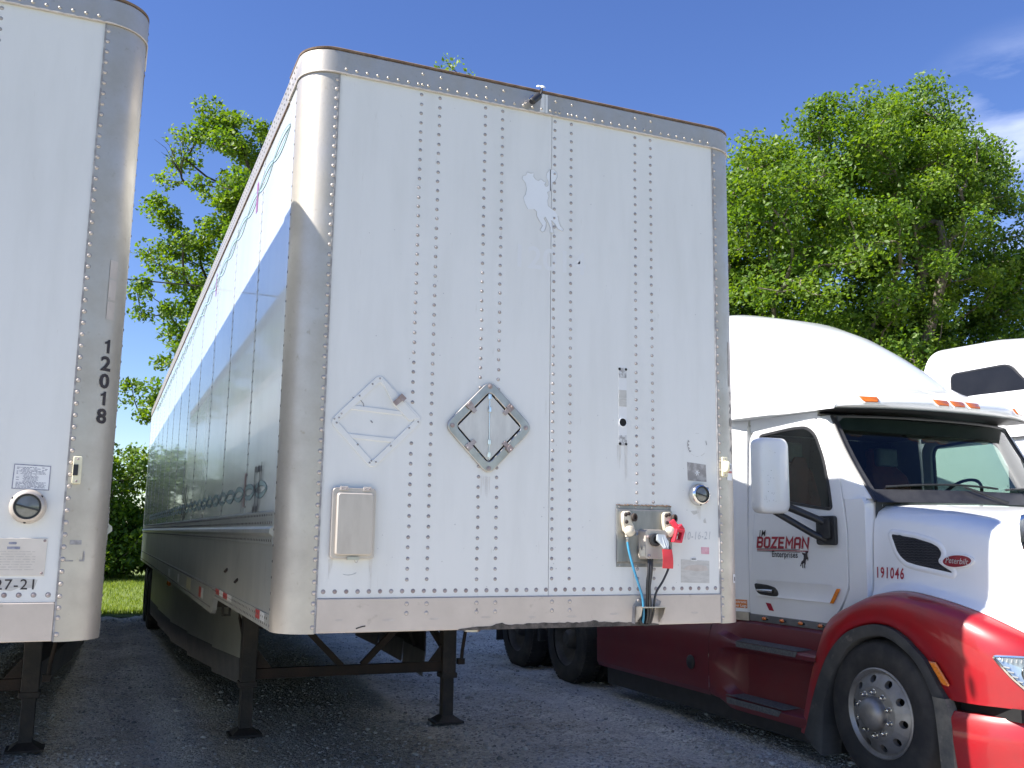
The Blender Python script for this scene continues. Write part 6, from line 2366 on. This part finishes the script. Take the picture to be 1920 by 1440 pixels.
def side_decal(name, geo, y, z, mat, parent, scale=1.0, d=.003, surf='door', xs=1.0, rot=0.0):
    ca, sa = math.cos(rot), math.sin(rot)

    def fn(u, v):
        a, b = (u * xs * ca - v * sa) * scale, (u * xs * sa + v * ca) * scale
        yy, zz = y - a, z + b
        if surf == 'door':
            return (-(1.05 + d) + max(0, (zz - 1.9) * .05), yy, zz)
        return (hood_u(yy, zz) - d, yy, zz)
    return text_obj(name, geo, fn, mat, parent)


tr = empty("semi_tractor", (4.14, 0, 0), None, "white sleeper tractor with red fenders and red side fairings beside the trailer", "truck")
build_truck(tr)
# --- writing on the near side
side_decal("company_lettering", text_geo("JM", .074, bold=.007, shear=.22, space=1.25), 2.218, 1.662, 'ink', tr)
def stroke(pts, w):
    """a mitred band along a polyline, as one strip"""
    P = [Vector(p) for p in pts]
    closed = (P[0] - P[-1]).length < 1e-6
    if closed:
        P = P[:-1]
    n = len(P)
    L, R = [], []
    for i in range(n):
        d0 = (P[i] - P[i - 1]) if (closed or i > 0) else (P[i + 1] - P[i])
        d1 = (P[(i + 1) % n] - P[i]) if (closed or i < n - 1) else d0
        d0, d1 = d0.normalized(), d1.normalized()
        a = Vector((-d0.y, d0.x)) + Vector((-d1.y, d1.x))
        a = a.normalized()
        k = w / 2 / max(.45, a.dot(Vector((-d1.y, d1.x))))
        L.append(tuple(P[i] + a * k))
        R.append(tuple(P[i] - a * k))
    m_ = n if closed else n - 1
    return L + R, [(i, (i + 1) % n, (i + 1) % n + n, i + n) for i in range(m_)]


BLOCK = {
    'B': (4.0, [[(0, 0), (0, 6), (3.2, 6), (4, 5.2), (4, 3.8), (3.3, 3), (4, 2.2), (4, .8), (3.2, 0), (0, 0)], [(.62, 3), (3.0, 3)]]),
    'O': (4.0, [[(0, .8), (0, 5.2), (.8, 6), (3.2, 6), (4, 5.2), (4, .8), (3.2, 0), (.8, 0), (0, .8)]]),
    'Z': (4.0, [[(-.4, 6), (4, 6), (0, 0), (4.4, 0)]]),
    'E': (3.8, [[(4.2, 6), (0, 6), (0, 0), (4.2, 0)], [(.62, 3), (3.6, 3)]]),
    'M': (4.8, [[(0, -.6), (0, 6), (2.4, 2.2), (4.8, 6), (4.8, -.6)]]),
    'A': (4.0, [[(0, -.6), (0, 5.2), (.8, 6), (3.2, 6), (4, 5.2), (4, -.6)], [(.62, 2.3), (3.38, 2.3)]]),
    'N': (4.2, [[(0, -.6), (0, 6), (4.2, 0), (4.2, 6.6)]]),
}
x_ = 0.6
total = sum(BLOCK[c][0] + 2.15 for c in "BOZEMAN") - .95
for c in "BOZEMAN":
    q = []
    vs_, fs_ = [], []
    for st_ in BLOCK[c][1]:
        v2, f2 = stroke(st_, 1.5)
        o_ = len(vs_)
        vs_ += [((x_ + a + (b * .13)) / total * .655, b / 7.2 * .092 + .006) for a, b in v2]
        fs_ += [tuple(k + o_ for k in f) for f in f2]
    side_decal("company_lettering", (vs_, fs_), 2.252, 1.567, 'decal_red', tr)
    x_ += BLOCK[c][0] + 2.15
side_decal("company_lettering", text_geo("Enterprises", .070, bold=.013, shear=.04, space=1.04), 2.056, 1.494, 'ink', tr, xs=.98)


def quad(y0, y1, z0, z1):
    return ([(0, z0), (y0 - y1, z0), (y0 - y1, z1), (0, z1)], [(0, 1, 2, 3)])


side_decal("lettering_rule", quad(2.250, 1.60, -.004, .004), 2.250, 1.548, 'decal_red', tr)
side_decal("lettering_rule", quad(2.250, 1.70, -.002, .002), 2.250, 1.560, 'ink', tr)
side_decal("lettering_rule", quad(2.250, 1.70, -.002, .002), 2.250, 1.537, 'ink', tr)
cow = [(690, 505), (705, 500), (718, 512), (722, 486), (735, 476), (752, 482), (755, 498), (744, 512), (748, 545), (757, 566), (756, 600), (748, 596), (742, 575), (728, 590), (724, 612), (722, 640), (714, 655), (720, 692), (708, 688), (704, 660), (708, 632), (694, 628), (690, 650), (694, 692), (682, 686), (682, 640), (674, 640), (668, 668), (656, 662), (666, 630), (674, 606), (694, 590), (700, 560), (698, 530), (684, 520), (676, 496), (682, 488)]


def cow_pt(cx, cy):
    px, py = 1400 + cx * 240 / 1571, 960 + cy * 220 / 1440
    d = FWD + RGT * ((px - 960) / 1788.6172) + UPV * ((720 - py) / 1788.6172)
    t = (3.087 - CAM.x) / d.x
    p = CAM + d * t
    return -p.y, p.z


cp = [cow_pt(*p) for p in cow]
q = MB()
q.add([(-1.0532, -a, b) for a, b in cp], [tuple(range(len(cp)))])
q.build("rider_emblem", 'ink', tr, smooth=None)
q = MB()
c0 = cow_pt(672, 468)
q.tube([(-1.0532, -(c0[0] + .016 * math.cos(t)), c0[1] + .022 * math.sin(t)) for t in np.linspace(0, 6.283, 15)], .002, 4, cap=False)
q.build("rider_lasso", 'silver', tr, smooth=None)
side_decal("fleet_number", text_geo("191046", .106, bold=.024, space=1.24), .950, 1.376, 'decal_red', tr, surf='hood', xs=.72)
q = MB()
q.prism([(-1.0535, y, z) for y, z in ((2.150, 1.115), (2.085, 1.112), (2.045, 1.053), (2.108, 1.056))], (-.001, 0, 0))
q.build("door_sticker", 'decal_red', tr, smooth=None)
# orange sticker on the flared panel behind the door, mostly hidden by the trailer post


def flare_pt(y, z, d=.003):
    u = lerp_tab([(2.378, 1.05), (2.42, 1.055), (2.78, 1.205), (2.86, 1.222), (3.6, 1.225)], y)
    return (-(u + d), y - d * .4, z)


q = MB()
q.grid([[flare_pt(y, z) for y in (2.40, 2.425, 2.5, 2.6, 2.70)] for z in (1.050, 1.120)])
q.build("log_sticker", 'decal_orange', tr, smooth=None)
q = MB()
q.grid([[flare_pt(y, z, .0025) for y in (2.40, 2.425, 2.5, 2.6, 2.70)] for z in (1.015, 1.050)])
q.build("log_sticker", 'paper', tr, smooth=None)
for s_, zz in (("Electronic", 1.092), ("Driver Logs", 1.060)):
    g = text_geo(s_, .032, bold=.012, align='RIGHT')
    text_obj("sticker_print", g, lambda u, v, zz=zz: flare_pt(2.408 - u, zz + v, .0045), 'paper', tr)
# --- hood vent, emblem
vp0 = [(.843, 1.683), (.62, 1.655), (.481, 1.622), (.425, 1.598), (.398, 1.560), (.405, 1.535), (.425, 1.512), (.420, 1.492), (.385, 1.470), (.320, 1.440), (.316, 1.430), (.42, 1.445), (.60, 1.470), (.70, 1.490), (.755, 1.525), (.79, 1.565)]
vp = [(y - .048, z + .004) for y, z in vp0]
vr = round_poly(vp, .02, 3)
Hv = empty("hood_vent", (0, 0, 0), tr)


def hood_poly(pts, d, mat, name, parent, th=None):
    """triangulated fan patch that follows the hood side"""
    ctr = (sum(p[0] for p in pts) / len(pts), sum(p[1] for p in pts) / len(pts))
    q = MB()
    ringsk = [1.0, .66, .33]
    rows = [[(hood_u(ctr[0] + (y - ctr[0]) * k, ctr[1] + (z - ctr[1]) * k) - d, ctr[0] + (y - ctr[0]) * k, ctr[1] + (z - ctr[1]) * k) for y, z in pts] for k in ringsk]
    if th:
        rows = [[(x + th, y, z) for x, y, z in rows[0]]] + rows
    q.loft(rows, True, False, True)
    return q.build(name, mat, parent, smooth=40)


hood_poly(vr, .004, 'mesh_black', "vent_mesh", Hv)
q = MB()
for k in range(14):
    z = 1.44 + .018 * k
    seg = []
    for y in np.linspace(.25, .80, 28):
        inside = False
        j = len(vr) - 1
        for i in range(len(vr)):
            if (vr[i][1] > z) != (vr[j][1] > z) and y < (vr[j][0] - vr[i][0]) * (z - vr[i][1]) / (vr[j][1] - vr[i][1]) + vr[i][0]:
                inside = not inside
            j = i
        if inside:
            seg.append((hood_u(y, z) - .006, y, z + .004 * (int(y * 50) % 2)))
    if len(seg) > 2:
        q.tube(seg, .0035, 4)
stuff(q.build("vent_bar", 'black', Hv, smooth=None))
o_ = inset(vr, -.034)
q = MB()
q.loft([[(hood_u(y, z) - d, y, z) for y, z in pp] for pp, d in ((inset(vr, -.038), .000), (inset(vr, -.030), .007), (inset(vr, -.012), .007), (vr, .003))], True, False, False)
q.build("vent_surround", 'cabwhite', Hv, smooth=50)
Em = empty("emblem", (0, 0, 0), tr)
el = [(.222 + .122 * math.cos(t), 1.512 - .006 * math.cos(t) + .046 * math.sin(t)) for t in np.linspace(0, 6.283, 41)[:-1]]
el2 = [(.222 + .106 * math.cos(t), 1.512 - .006 * math.cos(t) + .038 * math.sin(t)) for t in np.linspace(0, 6.283, 41)[:-1]]
hood_poly(el, .014, 'cabwhite', "emblem_rim", Em, th=.014)
hood_poly(el2, .017, 'maroon', "emblem_plate", Em, th=.003)
g = text_geo("Peterbilt", .056, bold=.002, shear=.35, align='CENTER')
text_obj("emblem_script", g, lambda u, v: (hood_u(.222 - u, 1.496) - .020, .222 - u * .86, 1.496 + v + u * -.05), 'silver', Em)
# --- headlamp and side marker on the near fender


def fen_pt(y, z, d=0.0):
    return (-(1.246 + d) * taper(y), y - d * .5, z)


Hl = empty("headlamp", (0, 0, 0), tr)
hp = [(-.165, .955), (-.30, .962), (-.45, .955), (-.575, .93), (-.60, .80), (-.52, .725), (-.40, .735), (-.335, .755), (-.255, .84)]
hr = round_poly(hp, .02, 3)
q = MB()
q.loft([[fen_pt(y, z, d) for y, z in pp] for pp, d in ((inset(hr, -.010), -.004), (inset(hr, -.008), .014), (inset(hr, .002), .016), (inset(hr, .008), .003))], True, False, False)
q.build("lamp_surround", 'chrome', Hl, smooth=50)
c_ = (sum(p[0] for p in hr) / len(hr), sum(p[1] for p in hr) / len(hr))
q = MB()
q.loft([[fen_pt(c_[0] + (y - c_[0]) * k, c_[1] + (z - c_[1]) * k, d) for y, z in inset(hr, .006)] for k, d in ((1, .012), (.9, .004), (.3, .003))], True, False, True)
q.build("lamp_bowl", 'lampglass', Hl, smooth=50)
q = MB()
for yy, zz, rr in ((-.345, .868, .048), (-.475, .872, .044)):
    x_, y_, z_ = fen_pt(yy, zz, .003)
    q.lathe([(rr * 1.25, .0), (rr * 1.25, .016), (rr * 1.05, .022), (rr, .014)], (x_, y_, z_), (-.9, -.45, 0), 24, cap=False)
q.build("projector_ring", 'chrome', Hl, smooth=50)
q = MB()
for yy, zz, rr in ((-.345, .868, .048), (-.475, .872, .044)):
    x_, y_, z_ = fen_pt(yy, zz, .004)
    q.dome((x_, y_, z_), (-.9, -.45, 0), rr, .028, 20)
q.build("projector", 'lampdark', Hl, smooth=60)
q = MB()
for k in range(16):
    y = -.21 - .022 * k
    a = Vector(fen_pt(y, .928, .008))
    b = Vector(fen_pt(y - .004, .948, .008))
    q.bar(a, b, .010, .006)
for k in range(5):
    q.bar(Vector(fen_pt(-.215 - .018 * k, .90 - .026 * k, .008)), Vector(fen_pt(-.245 - .018 * k, .895 - .026 * k, .008)), .012, .006)
q.build("lamp_ribs", 'silver', Hl, smooth=None)
q = MB()
q.prism([fen_pt(y, z, .008) for y, z in ((-.37, .755), (-.56, .75), (-.57, .775), (-.36, .79))], (.01, 0, 0))
q.build("turn_lens", 'amber', Hl, smooth=None)
q = MB()
q.loft([[fen_pt(c_[0] + (y - c_[0]) * k, c_[1] + (z - c_[1]) * k, d) for y, z in inset(hr, .001)] for k, d in ((1, .015), (.75, .036), (.35, .042))], True, False, True)
q.build("lamp_lens", 'glass_clear', Hl, smooth=60)
q = MB()
mk = [(.259, .878), (.205, .878), (.112, .752), (.118, .742), (.155, .746), (.17, .755)]
q.loft([[fen_pt(y, z, d) for y, z in pp] for pp, d in ((mk, -.002), (mk, .010), (inset(mk, .008), .016))], True, False, True)
q.build("fender_marker", 'amber_bright', tr, smooth=25)
# bugs and stone chips on the visor
q = MB()
r = random.Random(9)
for k in range(40):
    a = r.uniform(-.11, .11)
    q.dome((-(1.395 + a), 1.5415 + a * .12, r.uniform(1.92, 2.34)), (0, -1, 0), r.uniform(.0015, .004), .0006, 6)
stuff(q.build("dirt_speck", 'residue_dark', tr, smooth=None, recalc=False))

# the second tractor, parked beyond the first
tb = empty("semi_tractor", (7.52, -1.30, 0), None, "plain white high roof sleeper truck parked beyond the red and white tractor", "truck")
build_truck(tb, sides=(-1, 1), white=True)
for s_ in (-1, 1):
    for y0_, y1_, z0_, z1_ in ((2.9, 4.7, 2.676, 2.688), (3.62, 3.632, 1.0, 2.60), (2.9, 4.7, 1.62, 1.628)):
        MB().box(*sorted((s_ * 1.2245, s_ * 1.2275)), y0_, y1_, z0_, z1_).build("panel_seam", 'black', tb, smooth=None)
    q = MB()
    for z_ in (1.2, 1.35, 1.5, 1.8, 2.0, 2.2, 2.4):
        for y_ in (3.55, 3.70):
            q.dome((s_ * 1.2255, y_, z_), (s_, 0, 0), .008, .004, 8)
    stuff(q.build("rivet_row", 'rivet', tb, smooth=50, recalc=False))
W2 = empty("sleeper_window", (-1.216, 3.85, 3.25), tb)
wp_ = round_poly([(.46, .17), (-.25, .17), (-.46, -.06), (-.40, -.14), (-.05, -.17), (.46, -.17)], .07, 4)
MB().prism([(-.004 - .03 * (z + .17), y, z) for y, z in wp_], (.02, 0, 0)).build("window_pane", 'glass_dark', W2, smooth=None)
q = MB()
q.ring([(-.006 - .03 * (z + .17), y, z) for y, z in inset(wp_, -.018)], [(-.006 - .03 * (z + .17), y, z) for y, z in wp_], (.03, 0, 0))
q.build("window_trim", 'black', W2, smooth=None)
